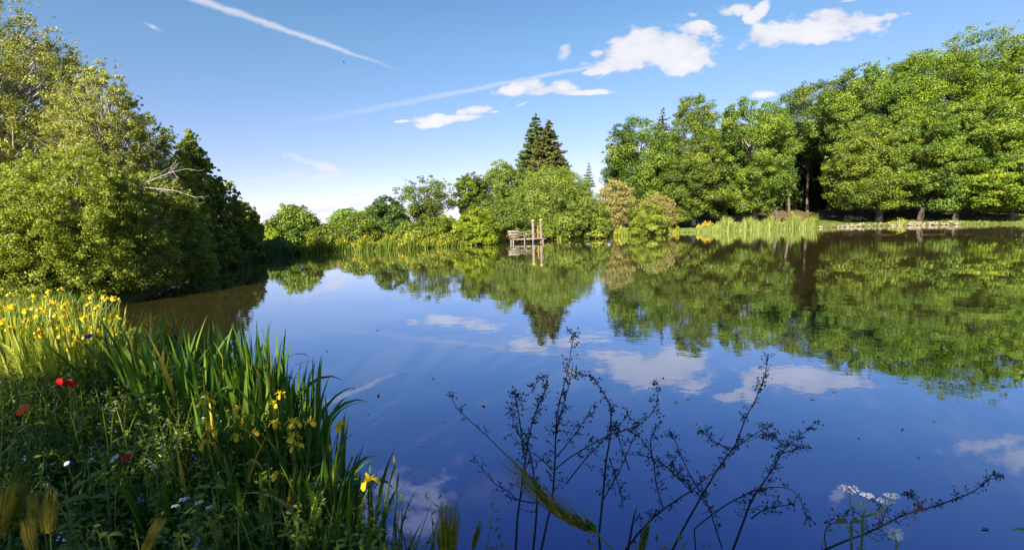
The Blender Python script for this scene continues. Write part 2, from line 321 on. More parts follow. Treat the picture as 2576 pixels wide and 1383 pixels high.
def conifer(name, label, xc, hw, ytop, ybot, Y, leaf, n=16000, L=.28, tiers=22, group=None, ragged=.15):
    SEED[0] += 1; rng = np.random.default_rng(SEED[0]*131)
    c = pt(xc, ybot, Y); top = pt(xc, ytop, Y); r = hw/F*Y; H = top.z-c.z; base_z = gz(c.x, Y)
    root = empty(name, (c.x, Y, base_z-.1), label, 'tree', group); mb = MB(); P = []; wt = []; D2 = []
    for i in range(tiers):
        t = (i+.4)/tiers; R0 = r*1.16*(1-t)**.75*(1+ragged*rng.normal()*.5)
        for j in range(max(5, int(13*(1-t)+4))):
            a = rng.random()*2*PI; ln = R0*(.72+.42*rng.random())*(.95 if t > .1 else .8); z0 = c.z+H*t+rng.normal()*H*.018
            s = np.array([c.x, Y, z0]); d = np.array([math.cos(a), math.sin(a), 0])
            u = np.linspace(0, 1, 6)[:, None]; Q = s+d*ln*u; Q[:, 2] += (-.28*u[:, 0]+.22*u[:, 0]**2)*ln
            mb.tube(Q, .035*(1-.8*u[:, 0])+.004, 3)
            P.append(Q); wt.append(ln); D2.append(d)
    P = np.array(P); wt = np.array(wt); D2 = np.array(D2); k = rng.choice(len(P), n, p=wt/wt.sum()); u = rng.random(n)**.65*5
    i0 = np.minimum(u.astype(int), 4); fr = (u-i0)[:, None]; Q = P[k, i0]*(1-fr)+P[k, i0+1]*fr
    side = np.stack([-D2[k, 1], D2[k, 0], np.zeros(n)], 1); sp = (rng.random(n)-.5)*2*wt[k]*.26*(1.1-u/5*.7)
    Q = Q+side*sp[:, None]; Q[:, 2] -= np.abs(sp)*.35+rng.random(n)*.12*wt[k]**.5
    Nn = unit(np.array([0, 0, .8])+rng.normal(size=(n, 3))*.45+D2[k]*.3)
    V, Fq = leaves(rng, Q, Nn, L*(.6+.7*rng.random(n)), L*.33, .35)
    tint = np.clip(.45+rng.normal(size=len(P))[k]*.15+rng.normal(size=n)*.17, 0, 1)
    mesh_np('crown', V, Fq, G[leaf], root, tint, loc=root.location)
    zz = np.linspace(0, 1, 8); mb.tube(np.stack([c.x+zz*0, Y+zz*0, base_z-.1+zz*(top.z-base_z)], 1), .2*(1.02-zz), 7)
    mb.build('trunk', MIDBARK, root, smooth=True, loc=root.location)
WOODG = 'trees of the wood on the right bank'
# ---- the wood on the right
plant('oak_tree', 'oak at the left end of the wood with a ragged open top left', 'tree', 1612, 92, 292, 535, 56, 'oak', 'oak', 30000, .21, 120, .17, limbs=45, group=WOODG, amp=.3)
plant('oak_tree', 'small-headed tree leaning out left above the tan shrub', 'tree', 1562, 42, 306, 470, 55, 'dark', 'oak', 6500, .2, 60, .2, limbs=35, group=WOODG, amp=.4)
plant('ash_tree', 'tall blue-green tree between the left oak and the round bright tree', 'tree', 1745, 78, 236, 500, 58, 'maple', 'oak', 26000, .2, 120, .16, group=WOODG)
plant('lime_tree', 'dark green broad tree with skirts to the ground behind the reeds', 'tree', 1765, 92, 330, 535, 51.5, 'maple', 'oak', 32000, .2, 130, .15, group=WOODG, tx=1830, base=.36)
plant('maple_tree', 'round bright green tree with a pale sunlit trunk behind the reeds', 'tree', 1880, 108, 244, 522, 51, 'oak', 'oak', 44000, .2, 170, .135, group=WOODG, tx=1903, base=.55, trunk_r=.26, bark=PALEBARK)
plant('maple_tree', 'low bushy tree with bright foliage in front of the round tree', 'tree', 1905, 68, 390, 520, 49.5, 'maple', 'round', 20000, .2, 90, .17, group=WOODG, base=.62, tx=1960)
plant('oak_tree', 'tall dark tree rising behind the gap in the wood', 'tree', 2035, 100, 205, 385, 67, 'maple', 'oak', 30000, .23, 130, .15, group=WOODG, base=.4, trunk_r=.16)
plant('oak_tree', 'oak with a jagged crown just right of the dark gap', 'tree', 2168, 102, 160, 440, 57, 'oak', 'oak', 42000, .22, 170, .13, group=WOODG)
plant('oak_tree', 'low spreading oak whose branches hang over the lawn right of the gap', 'tree', 2188, 100, 300, 520, 50.5, 'maple', 'oak', 36000, .2, 140, .14, group=WOODG, tx=2213, base=.58, trunk_r=.3)
plant('oak_tree', 'tall oak behind the middle of the right bank', 'tree', 2310, 130, 130, 400, 59, 'oakyel', 'oak', 46000, .22, 180, .13, group=WOODG, base=.35)
plant('oak_tree', 'dense oak in front of the stone edging, foliage down to the trunks', 'tree', 2330, 105, 262, 518, 49, 'oak', 'oak', 42000, .2, 160, .13, group=WOODG, tx=2316, trunk_r=.24)
plant('oak_tree', 'highest tree of the wood with sky showing through its top', 'tree', 2430, 125, 66, 340, 60, 'oak', 'oak', 30000, .22, 120, .14, group=WOODG, limbs=70, amp=.35, tx=2405)
plant('oak_tree', 'broad yellow-green oak near the right edge of the water view', 'tree', 2450, 105, 240, 512, 47.5, 'oak', 'oak', 40000, .2, 150, .13, group=WOODG, tx=2405, base=.62, trunk_r=.22)
plant('chestnut_tree', 'yellowest tall tree at the right end of the wood', 'tree', 2575, 105, 110, 400, 54, 'oakyel', 'oak', 36000, .22, 150, .13, group=WOODG, limbs=50)
plant('chestnut_tree', 'low yellow-green tree with a leaning trunk on the sunny lawn', 'tree', 2520, 88, 400, 526, 44.5, 'oakyel', 'round', 26000, .18, 100, .15, group=WOODG, tx=2548, flat=.4)
plant('oak_tree', 'tree half cut by the right edge with foliage above the lawn', 'tree', 2700, 125, 150, 512, 46, 'oakyel', 'oak', 36000, .22, 130, .14, group=WOODG)
DARKG = 'shaded trees deep in the wood'
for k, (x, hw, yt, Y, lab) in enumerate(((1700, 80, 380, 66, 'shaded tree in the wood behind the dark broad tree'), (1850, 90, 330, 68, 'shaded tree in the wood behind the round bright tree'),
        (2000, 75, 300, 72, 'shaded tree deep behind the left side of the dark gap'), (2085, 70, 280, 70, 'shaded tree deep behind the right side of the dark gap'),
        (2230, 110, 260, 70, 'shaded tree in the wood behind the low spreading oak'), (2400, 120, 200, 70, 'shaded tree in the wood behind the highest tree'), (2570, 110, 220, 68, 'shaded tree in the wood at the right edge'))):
    plant('oak_tree', lab, 'tree', x, hw, yt, 505, Y, 'dark', 'oak', 22000, .28, 110, .16, group=DARKG, fill=.4, base=.3)  # dark leaf colour stands for the shade inside the wood
for k in range(26):
    SEED[0] += 1; rng = np.random.default_rng(SEED[0])
    x = (1690, 1725, 1760, 1800, 1862, 1940, 1985, 2003, 2019, 2032, 2044, 2061, 2078, 2096, 2125, 2150, 2262, 2285, 2350, 2372, 2440, 2470, 2500, 2590, 2012, 2052)[k]; Y = 61+rng.random()*11+(9 if 1990 < x < 2085 else 0)
    b = pt(x, 500, Y); z0 = gz(b.x, Y); mb = MB(); u = np.linspace(0, 1, 7); hh = 6+rng.random()*3; ln = rng.normal()*.5
    mb.tube(np.stack([u*ln+np.cumsum(rng.normal(size=7))*.05, np.cumsum(rng.normal(size=7))*.05, u*hh-.1], 1), (.12+.1*rng.random())*(1-.5*u), 7)
    rt_ = empty('young_tree', (b.x, Y, z0), 'bare dark trunk with a thin leafy head standing inside the wood', 'tree', 'thin shaded trunks in the wood')
    mb.build('trunk', BARK, rt_, smooth=True)
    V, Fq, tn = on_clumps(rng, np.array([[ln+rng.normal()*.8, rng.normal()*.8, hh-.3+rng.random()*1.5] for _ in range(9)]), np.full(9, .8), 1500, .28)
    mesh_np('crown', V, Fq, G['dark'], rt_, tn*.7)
conifer('spruce_tree', 'small brown-topped conifer poking above the left oak', 1667, 30, 268, 372, 66, 'brown_spruce', 5000, .3, 12, 'conifers behind the pond')
# ---- centre
conifer('spruce_tree', 'green half of the pair of tall spruces, on the left', 1352, 62, 286, 470, 60, 'spruce', 85000, .25, 44, 'conifers behind the pond')
conifer('spruce_tree', 'olive-brown spruce, the right one of the tall pair', 1384, 58, 300, 470, 57, 'brown_spruce', 85000, .25, 44, 'conifers behind the pond')
conifer('spruce_tree', 'tiny greyish conifer tip in the gap left of the wood', 1482, 17, 408, 470, 75, 'spruce', 1500, .3, 9, 'conifers behind the pond')
BG = 'trees and bushes along the far shore'
plant('poplar_tree', 'upright olive poplar left of the two spruces', 'tree', 1264, 42, 394, 530, 54, 'willow', 'column', 12000, .2, 90, .25, group=BG, bark=PALEBARK)
plant('poplar_tree', 'narrow olive tree filling the dip between the poplar and the spruces', 'tree', 1310, 26, 448, 540, 53, 'willow', 'round', 6000, .2, 40, .3, group=BG)
plant('ash_tree', 'round dark green tree with sky around it, left of the poplar', 'tree', 1187, 40, 430, 535, 52, 'maple', 'oak', 11000, .2, 70, .2, group=BG, base=.45)
plant('airy_tree', 'open-crowned tree with sky showing between its limbs', 'tree', 1077, 66, 440, 565, 50, 'willow', 'vase', 6500, .2, 80, .15, group=BG, limbs=75, base=.35, trunk_r=.16, amp=.3)
plant('dark_tree', 'rounded dark green tree left of the open-crowned tree', 'tree', 978, 52, 490, 605, 44, 'dark', 'oak', 18000, .17, 90, .2, group=BG, base=.75)
plant('bush', 'low dense green bush in front of the rounded dark tree', 'bush', 900, 62, 540, 615, 41, 'maple', 'dome', 15000, .16, 80, .2, group=BG, base=.5, pname=('foliage', 'stems'))
plant('bush', 'small green bush left of the open-crowned tree foot', 'bush', 1035, 45, 560, 615, 39, 'maple', 'dome', 12000, .15, 60, .22, group=BG, base=.6, pname=('foliage', 'stems'))
plant('pale_tree', 'pale fresh green treetop in the distance', 'tree', 880, 50, 520, 575, 78, 'pale', 'dome', 7000, .35, 60, .2, group=BG)
plant('pale_tree', 'far faint treetop right of the pale green one', 'tree', 935, 34, 516, 570, 84, 'maple', 'dome', 4000, .35, 40, .22, group=BG)
plant('hazel_tree', 'sunlit broad tree with loose top at the corner of the pond', 'tree', 742, 62, 510, 628, 38, 'oak', 'dome', 20000, .15, 100, .18, group=BG, limbs=45, amp=.35)
plant('bush', 'small green bush right of the corner tree', 'bush', 815, 42, 566, 622, 38, 'maple', 'dome', 9000, .15, 50, .22, group=BG, base=.55, pname=('foliage', 'stems'))
plant('bush', 'yellow-green bush at the left foot of the corner tree', 'bush', 690, 26, 575, 632, 36, 'lime', 'dome', 6000, .14, 40, .25, group=BG, pname=('foliage', 'stems'))
plant('willow_bush', 'great rounded olive willow behind the jetty', 'bush', 1392, 122, 414, 596, 44, 'willow', 'dome', 60000, .17, 240, .12, group=BG, base=.55, amp=.14, aspect=.4, bark=PALEBARK, pname=('foliage', 'stems'))
plant('willow_bush', 'grey-olive willow spreading left of the jetty', 'bush', 1268, 85, 492, 603, 41, 'willow', 'dome', 30000, .16, 140, .14, group=BG, base=.35, amp=.16, aspect=.4, pname=('foliage', 'stems'))
plant('alder_bush', 'dark green alder bush right of the jetty', 'bush', 1455, 72, 500, 592, 42, 'maple', 'dome', 26000, .16, 120, .15, group=BG, base=.5, amp=.18, pname=('foliage', 'stems'))
plant('alder_bush', 'bright green bush directly behind the jetty posts', 'bush', 1372, 34, 538, 600, 41.5, 'oak', 'dome', 10000, .14, 60, .2, group=BG, base=.6, pname=('foliage', 'stems'))
plant('alder_bush', 'bright yellow-green bush at the water left of the jetty', 'bush', 1203, 58, 522, 610, 36.5, 'lime', 'dome', 24000, .14, 110, .16, group=BG, amp=.18, pname=('foliage', 'stems'))
plant('willow_bush', 'olive bush among irises below the open-crowned tree', 'bush', 1112, 56, 536, 616, 36.5, 'sallow', 'dome', 20000, .14, 100, .16, group=BG, base=.35, pname=('foliage', 'stems'))
plant('hawthorn_bush', 'tan pinkish shrub with bare stems at its foot', 'bush', 1548, 44, 452, 572, 47, 'tan', 'vase', 8000, .17, 90, .2, group=BG, bark=PALEBARK, limbs=70, twigs=2, pname=('foliage', 'stems'))
plant('hawthorn_bush', 'tan yellow shrub under the left oak beside the lawn', 'bush', 1652, 52, 484, 562, 48.5, 'tan', 'dome', 9000, .17, 80, .2, group=BG, limbs=50, bark=PALEBARK, twigs=2, base=.3, pname=('foliage', 'stems'))
plant('sallow_bush', 'rounded yellow-green bush standing at the water on the lawn shore', 'bush', 1634, 48, 510, 588, 44.5, 'sallow', 'dome', 20000, .14, 90, .17, group=BG, base=.45, pname=('foliage', 'stems'))
plant('bush', 'green bush in front of the teal tent', 'bush', 1706, 34, 500, 552, 51, 'maple', 'dome', 6000, .17, 50, .22, group=BG, base=.6, pname=('foliage', 'stems'))
plant('hedge', 'distant low hedge closing the gap in the shore', 'hedge', 800, 190, 562, 590, 70, 'maple', 'dome', 14000, .3, 120, .06, group=BG, depth=.15, base=.6, limbs=10, trunk_r=.1, pname=('foliage', 'stems'))
# ---- shaded row on the left shore
LG = 'shaded trees along the left shore'
for a in (('tall narrow poplar with pale stem at the head of the shaded row', 504, 40, 322, 600, 26, 'column', 'poplar_tree', 20000),
          ('shaded tree just right of the tall poplar', 545, 46, 404, 650, 27, 'oak', 'alder_tree', 20000),
          ('shaded tree in the middle of the left shore row', 585, 44, 455, 650, 29, 'oak', 'alder_tree', 18000),
          ('shaded tree near the far end of the left shore row', 618, 38, 505, 648, 31, 'oak', 'alder_tree', 15000),
          ('last and lowest tree of the left shore row', 642, 24, 545, 645, 33, 'oak', 'alder_tree', 9000),
          ('tree of the shaded row half behind the big sallow', 470, 60, 400, 640, 23, 'oak', 'alder_tree', 20000)):
    plant(a[7], a[0], 'tree', a[1], a[2], a[3], a[4], a[5], 'maple', a[6], a[8]*2, .12, 420, .10 if a[6] != 'column' else .2, group=LG, base=.8, amp=.12, limbs=60, shell=.9, flat=.85, upb=.2, bark=PALEBARK if a[6] == 'column' else BARK)
for a in (('dark bush overhanging the shaded water beyond the sallow', 545, 58, 560, 678, 21.5), ('dark bush at the water in the middle of the left shore', 612, 48, 575, 664, 25.5), ('low dark bush at the corner of the left shore', 690, 44, 602, 645, 30.5)):
    plant('bush', a[0], 'bush', a[1], a[2], a[3], a[4], a[5], 'maple', 'dome', 30000, .10, 300, .11, group=LG, shell=.9, pname=('foliage', 'stems'), base=.55)
# ---- big sallows close on the left
NG = 'big sallows close on the left'
nl = dict(bark=PALEBARK, group=NG, pname=('foliage', 'branches'), tvar=.17)
plant('sallow_bush', 'big dense yellow-green sallow leaning over the water on the left', 'bush', 235, 195, 365, 785, 12.3, 'sallow', 'dome', 250000, .046, 2200, .075, limbs=240, twigs=4, shell=1.0, upb=.25, flat=.8, base=.55, **nl)
plant('sallow_bush', 'sallow with a pale dead branch, right end of the near thicket', 'bush', 410, 118, 425, 735, 15, 'sallow', 'dome', 140000, .05, 1500, .085, limbs=200, twigs=5, shell=1.0, upb=.25, flat=.8, base=.42, **nl)
plant('sallow_bush', 'sallow at the left edge above the yellow irises', 'bush', 10, 165, 440, 775, 11, 'sallow', 'dome', 140000, .046, 1500, .08, limbs=160, twigs=4, shell=1.0, upb=.25, flat=.8, base=.55, **nl)
plant('willow_tree', 'tall grey-green willow filling the upper left corner', 'tree', 12, 240, -60, 620, 18, 'grey', 'oak', 260000, .064, 2200, .07, limbs=420, twigs=6, amp=.2, shell=1.0, upb=.2, flat=.9, **nl)
plant('willow_tree', 'slimmer willow with airy top right of the tall one', 'tree', 300, 106, 150, 640, 16.2, 'grey', 'oak', 120000, .056, 1300, .10, limbs=240, twigs=6, amp=.2, shell=1.0, upb=.2, flat=.9, **nl)
plant('willow_tree', 'lowest of the near willows, sloping down to the shaded row', 'tree', 408, 85, 285, 640, 19, 'sallow', 'oak', 60000, .065, 900, .10, limbs=140, twigs=5, base=.35, shell=1.0, upb=.25, flat=.8, **nl)
# dead branches showing on the sallow
def deadbranch(pts, label, rng, side=7, bk=PALEBARK):
    P = np.array([tuple(pt(*q)) for q in pts]); root = empty('dead_branch', P[0], label, 'branch', 'bare branches in the sallows'); mb = MB()
    mb.tube(P-P[0], np.linspace(.015, .006, len(P)), 6)
    mb.build('limb', bk, root, smooth=True); mb = MB()
    for k in range(side*2):
        i_ = rng.integers(0, len(P)); a = P[i_]-P[0]; d = unit(P[-1]-P[0]+rng.normal(size=3)*np.array([.9, .6, .9])); ln = .3+rng.random()*.6; u = np.linspace(0, 1, 5)[:, None]
        W_ = a+d*ln*u; W_[1:] += np.cumsum(rng.normal(size=(4, 3))*.04, 0); mb.tube(W_, .0055*(1-.7*u[:, 0]), 4)
    mb.build('twig_sprays', bk, root)
rng = np.random.default_rng(5)
deadbranch([(330, 478, 13.2), (362, 462, 13), (400, 446, 12.9), (432, 432, 12.8), (470, 425, 12.8)], 'bare pale branch pointing up right across the sallow', rng)
deadbranch([(350, 470, 13.2), (400, 475, 12.9), (440, 480, 12.8), (478, 492, 12.8)], 'bare pale branch sagging right below the upward one', rng)
# shade tree behind the photographer: it casts the dappled shade on the near bank
plant('oak_tree', 'broad oak standing on the bank behind the viewpoint', 'tree', 0, 0, 0, 0, 0, 'oak', 'oak', 21000, .16, 140, .13, limbs=50, world=(-5.6, -6.8, 2.2, 11.0, 4.6), trunk_r=.4, shell=.9)
plant('oak_tree', 'second oak standing further along the bank behind the viewpoint', 'tree', 0, 0, 0, 0, 0, 'oak', 'oak', 21000, .16, 140, .13, limbs=50, world=(.6, -7.6, 2.6, 11.5, 4.9), trunk_r=.4, shell=.9)
#@@NEAR@@
# ------------------------------------------------------------------ blades, beds, irises
def blades(rng, B, h, lean, curl, w, segs=5, az=None, power=2.0, base_w=.7, tint=None, taper=.55):
    B = np.asarray(B, float); n = len(B); h = np.broadcast_to(h, n); lean = np.broadcast_to(lean, n); curl = np.broadcast_to(curl, n); w = np.broadcast_to(w, n)
    if az is None: az = rng.random(n)*2*PI
    hd = np.stack([np.cos(az), np.sin(az), np.zeros(n)], 1); pr = np.stack([-np.sin(az), np.cos(az), np.zeros(n)], 1); om = rng.normal(size=n)*.7
    P = [B]; Sd = []
    for k in range(segs+1):
        s = k/segs; ph = lean+curl*s**power
        T = hd*np.sin(ph)[:, None]+np.array([0, 0, 1])*np.cos(ph)[:, None]
        sdv = pr*np.cos(om)[:, None]+np.cross(T, pr)*np.sin(om)[:, None]; Sd.append(sdv)
        if k < segs: P.append(P[-1]+T*(h/segs)[:, None])
    s = np.linspace(0, 1, segs+1); ww = np.where(s < .3, base_w+(1-base_w)*s/.3, 1.0)*np.clip((1-s)/(1-taper), 0, 1)**.8+.02
    V = np.stack([np.stack([P[k]-Sd[k]*(w*ww[k]/2)[:, None], P[k]+Sd[k]*(w*ww[k]/2)[:, None]], 1) for k in range(segs+1)], 1)   # n, segs+1, 2, 3
    i = np.arange(n)[:, None]*(2*(segs+1)); k = np.arange(segs)[None]*2
    Fq = np.stack([i+k, i+k+1, i+k+3, i+k+2], -1).reshape(-1, 4)
    t = tint if tint is not None else np.clip(.5+rng.normal(size=n)*.18, 0, 1)
    return V.reshape(-1, 3), Fq, np.repeat(t, segs), P[-1]
def petal(mb, c, az, prof, wid, m=0, t=.5, roll=0.):
    hd = np.array([math.cos(az), math.sin(az), 0]); pr = np.array([-math.sin(az), math.cos(az), 0]); V = []
    for (r_, z_), w_ in zip(prof, wid):
        p_ = np.array(c)+hd*r_+np.array([0, 0, z_])
        for a in (-1, 0, 1): V.append(p_+pr*a*w_/2+np.array([0, 0, 1])*(abs(a)*-.12*w_+roll*a*w_))
    Fq = [(3*i+a, 3*i+a+1, 3*i+a+4, 3*i+a+3) for i in range(len(prof)-1) for a in (0, 1)]
    mb.add(V, Fq, t, m)
def iris_flower_mesh(rng):
    mb = MB(); a0 = rng.random()*2
    for k in range(3):
        a = a0+k*2*PI/3
        petal(mb, (0, 0, 0), a, [(.004, 0), (.022, .014), (.045, .010), (.060, -.012), (.064, -.034)], [.012, .022, .042, .046, .014], t=.35+.4*rng.random())
        petal(mb, (0, 0, 0), a, [(.002, .004), (.016, .024), (.034, .030), (.046, .040)], [.008, .014, .018, .012], t=.9)
        petal(mb, (0, 0, 0), a+PI/3, [(.002, 0), (.010, .018), (.012, .036), (.008, .046)], [.006, .012, .012, .003], t=.7)
    mb.tube([(0, 0, -.045), (0, 0, -.02), (0, 0, .004)], [.006, .008, .004], 5, m=1)
    return mb
rngF = np.random.default_rng(3)
FLOW = []
for k in range(4):
    o = iris_flower_mesh(rngF).build('flower', [G['yellow'], STEMG]); FLOW.append(o.data); bpy.data.objects.remove(o)
mbb = MB(); mbb.tube([(0, 0, -.02), (0, 0, .0), (0, 0, .03), (0, 0, .05)], [.004, .008, .007, .001], 5); mbb.tube([(0, 0, -.04), (0, 0, -.018)], [.006, .008], 5, m=1)
o = mbb.build('bud', [G['yellow'], STEMG]); BUD = o.data; bpy.data.objects.remove(o)
def put(name, data, parent, loc, rz=0, tilt=0, sc=1):
    o = bpy.data.objects.new(name, data); link(o, parent); o.location = loc; o.rotation_euler = (tilt, 0, rz); o.scale = (sc,)*3; return o
def iris_clump(label, x, y, n, h, spread, mat, group, flowers=(), nfl=0, lean=.16, az_bias=None, curl=.5, w=.024, fh=None, base=.5, seed=1):
    rng = np.random.default_rng(seed*977+11); z = gz(x, y); root = empty('iris_clump', (x, y, z), label, 'iris', group)
    a = rng.random(n)*2*PI; r_ = spread*np.sqrt(rng.random(n)); B = np.stack([r_*np.cos(a), r_*np.sin(a), np.zeros(n)-.05], 1)
    B[:, 2] = np.maximum(ground_z(B[:, 0]+x, B[:, 1]+y), -.08)-z-.03
    az = a+rng.normal(size=n)*.6
    if az_bias is not None: az = np.where(rng.random(n) < .5, az_bias+rng.normal(size=n)*.6, az)
    cu = np.abs(rng.normal(size=n))*curl+np.where(rng.random(n) < .17, 1.5+rng.random(n)*.9, 0)
    t = np.clip(base+rng.normal(size=n)*.17, 0, .8); t = np.where(rng.random(n) < .06, .97, t)
    V, Fq, tt_, _ = blades(rng, B, h*(.62+.5*rng.random(n)), np.abs(rng.normal(size=n))*lean, cu, w*(.7+.5*rng.random(n)), 9, az, 2.2, tint=t)
    mesh_np('leaves', V, Fq, G[mat], root, tt_, smooth=True)
    def stalk(P, sc=1.0, bud=False):
        if flowers: sc = sc*.64
        P = np.array(P)-np.array([x, y, z]); b = np.array([P[0]*.45+rng.normal()*.04, P[1]*.45+rng.normal()*.04, 0]); b[2] = -.05
        u = np.linspace(0, 1, 7)[:, None]; mid = np.array([b[0]*.7+P[0]*.3, b[1]*.7+P[1]*.3, P[2]*.6]); Q = b*(1-u)**2+2*mid*u*(1-u)+(P-np.array([0, 0, .04*sc]))*u*u
        mb = MB(); mb.tube(Q, .0045, 5); st = mb.build('flower_stem', STEMG, root, smooth=True)
        put('bud' if bud else 'flower', BUD if bud else FLOW[rng.integers(0, 4)], st, P, rng.random()*6.28, rng.normal()*.22, sc)
    for q in flowers:
        P = pt(q[0], q[1], q[2]-.22); stalk(P, q[3] if len(q) > 3 else 1.0, q[4] if len(q) > 4 else False)
    for k in range(nfl):
        a_ = rng.random()*2*PI; r1 = spread*1.1*math.sqrt(rng.random()); hh = (fh or h)*(.55+.5*rng.random())
        stalk((x+r1*math.cos(a_), y+r1*math.sin(a_), z+hh), .68, rng.random() < .15)
    return root
NI = 'iris clumps on the shaded near bank'
spec = [(-3.25, 4.75, 42, .80, 'iris clump at the far left end of the shaded row, beside the sunlit patch', ()),
 (-2.75, 4.45, 60, .86, 'tall iris clump whose tips overlap the olive tree reflection', ((605, 940, 4.0),)),
 (-2.35, 4.0, 60, .88, 'second iris clump from the far end, dense dark blades', ()),
 (-2.45, 3.45, 46, .80, 'iris clump set back from the water with a pale blade', ()),
 (-1.95, 3.55, 60, .86, 'iris clump standing in the middle of the water edge row', ((705, 992, 3.4), (690, 1015, 3.4))),
 (-1.6, 3.15, 55, .76, 'iris clump with open yellow flowers seen against the blue water', ((600, 1030, 2.95), (735, 1062, 2.8), (640, 1050, 2.9, .8), (705, 1078, 2.85, .7, True), (660, 1095, 2.9, .7, True), (775, 1030, 3.0, 1, True))),
 (-1.75, 2.75, 46, .66, 'iris clump with a stack of yellow flowers on one tall stalk', ((520, 1008, 2.6, 1.05), (512, 1068, 2.6, 1.1), (528, 1085, 2.62, .9), (515, 1116, 2.58, .9), (480, 1060, 2.6, .9, True), (595, 1100, 2.7, .8))),
 (-1.3, 2.75, 50, .66, 'iris clump with a low pair of yellow flowers near the water', ((738, 1100, 2.5, 1.0), (742, 1064, 2.55, .9), (780, 1062, 2.6, .9), (745, 1120, 2.5, .9), (690, 1065, 2.6, .8), (640, 1088, 2.6, .7), (610, 1060, 2.5, .8, True), (660, 1050, 2.6, .8, True))),
 (-1.1, 2.4, 44, .56, 'iris clump leaning right with one flower high against blue water', ((860, 1070, 2.25, .95), (830, 1130, 2.2, .9, True), (885, 1142, 2.2, .7, True))),
 (-.85, 2.15, 26, .58, 'rightmost iris clump with arching blades over the water', ((928, 1208, 2.0, .95), (992, 1160, 2.0, .8, True), (1000, 1188, 2.0, .7, True))),
 (-3.45, 4.15, 50, .84, 'iris clump behind the dark hollow, set back on the bank', ()),
 (-2.95, 3.75, 50, .80, 'iris clump at the left front of the row above the dark hollow', ()),
 (-1.35, 2.2, 40, .46, 'short iris clump at the foot of the row, behind the white umbels', ((697, 1195, 2.1, .7),)),
 (-1.7, 2.2, 26, .5, 'low sparse iris clump beside the cow parsley', ()),
 (-1.05, 1.9, 36, .40, 'iris clump at the bottom edge of the view, left of the nettles', ())]
for k, (x, y, n, h, lab, fl) in enumerate(spec):
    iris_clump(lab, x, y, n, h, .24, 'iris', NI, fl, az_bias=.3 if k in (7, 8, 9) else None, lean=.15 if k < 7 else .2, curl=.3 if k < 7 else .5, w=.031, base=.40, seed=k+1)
LI = 'sunlit iris clumps under the sallow'
lit = [(-4.55, 4.75, 'sunlit iris clump nearest the shaded grass'), (-5.1, 5.35, 'sunlit iris clump at the water edge of the patch'), (-5.4, 4.7, 'sunlit iris clump in the middle front of the patch'),
 (-6.0, 5.5, 'sunlit iris clump in the middle of the yellow patch'), (-6.2, 4.9, 'sunlit iris clump at the front left of the patch'), (-5.75, 6.1, 'sunlit iris clump closest to the dead twigs'),
 (-6.9, 5.6, 'sunlit iris clump towards the left edge with broad blades'), (-6.7, 6.3, 'sunlit iris clump directly under the overhanging sallow'), (-7.6, 6.2, 'sunlit iris clump at the far left edge of the photo'),
 (-7.1, 4.9, 'sunlit iris clump cut by the left edge of the photo'), (-4.3, 4.35, 'small sunlit iris clump by the purple flower'), (-7.9, 5.4, 'sunlit iris clump just outside the leafy left corner')]
for k, (x, y, lab) in enumerate(lit):
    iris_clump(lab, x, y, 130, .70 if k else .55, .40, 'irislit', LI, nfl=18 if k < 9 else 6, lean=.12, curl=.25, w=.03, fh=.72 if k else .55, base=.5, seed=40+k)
# ---- far beds
ys = lambda x: float(np.interp(x, [395, 470, 540, 640, 755, 860, 1000, 1120, 1250, 1330, 1400, 1500, 1600, 1700, 1800, 1950, 2080, 2200, 2330, 2450, 2576],
                                [742, 705, 680, 656, 640, 634, 628, 621, 612, 605, 603, 598, 591, 586, 582, 577, 573, 569, 567, 565, 563]))
def bed(name, label, cat, x0, x1, n, h, mat, nf=0, off=(-.35, 1.1), w=.04, seed=1, fmat='yellow', fr=.05, lean=.12, base=.5, curl=.35, kind='stuff'):
    rng = np.random.default_rng(seed*31+5); xs = x0+(x1-x0)*rng.random(n); P = np.array([tuple(at(x, ys(x))) for x in xs])
    d = unit(P*np.array([1, 1, 0])); o_ = off[0]+(off[1]-off[0])*rng.random(n)
    P = P+d*o_[:, None]; P[:, 2] = np.maximum(ground_z(P[:, 0], P[:, 1]), -.1)-.02
    env = .8+.25*np.sin(xs*.11+seed)+.12*np.sin(xs*.37)
    V, Fq, t, tips = blades(rng, P, h*env*(.45+.75*rng.random(n)**1.3), np.abs(rng.normal(size=n))*lean, np.abs(rng.normal(size=n))*curl, w*(.7+.6*rng.random(n)), 4, tint=np.clip(base+rng.normal(size=n)*.2, 0, 1))
    mi = np.zeros(len(Fq), int)
    if nf:
        k = rng.permutation(n)[:nf]; Q = tips[k].copy(); Q[:, 2] = P[k, 2]+h*env[k]*(.75+.35*rng.random(nf)); Q[:, :2] = (Q[:, :2]+P[k, :2])/2
        kk = np.repeat(Q, 5, 0)+rng.normal(size=(nf*5, 3))*fr*.55
        V2, F2 = leaves(rng, kk, unit(rng.normal(size=(nf*5, 3))+np.array([0, -.6, .4])), fr*1.9, fr*1.1)
        Fq = np.r_[Fq, F2+len(V)]; V = np.r_[V, V2]; t = np.r_[t, rng.random(len(F2))]; mi = np.r_[mi, np.ones(len(F2), int)]
    o = mesh_np(name, V, Fq, [G[mat], G[fmat]], None, t, mi)
    tag(o, label, cat, kind=kind)
bed('yellow_iris_bed', 'long bed of yellow irises in the water along the far shore left of the jetty', 'irises', 757, 1075, 8500, .95, 'irislit', 300, seed=1, off=(-.9, .5), base=.22, fr=.04)
bed('yellow_iris_bed', 'thinner bed of irises between the long bed and the jetty', 'irises', 1075, 1245, 2600, .65, 'irislit', 90, seed=2, off=(-.5, .7), base=.22)
bed('yellow_iris_bed', 'small iris bed touching the left end of the jetty', 'irises', 1238, 1274, 600, .95, 'irislit', 50, seed=3, off=(-.6, .5), base=.35)
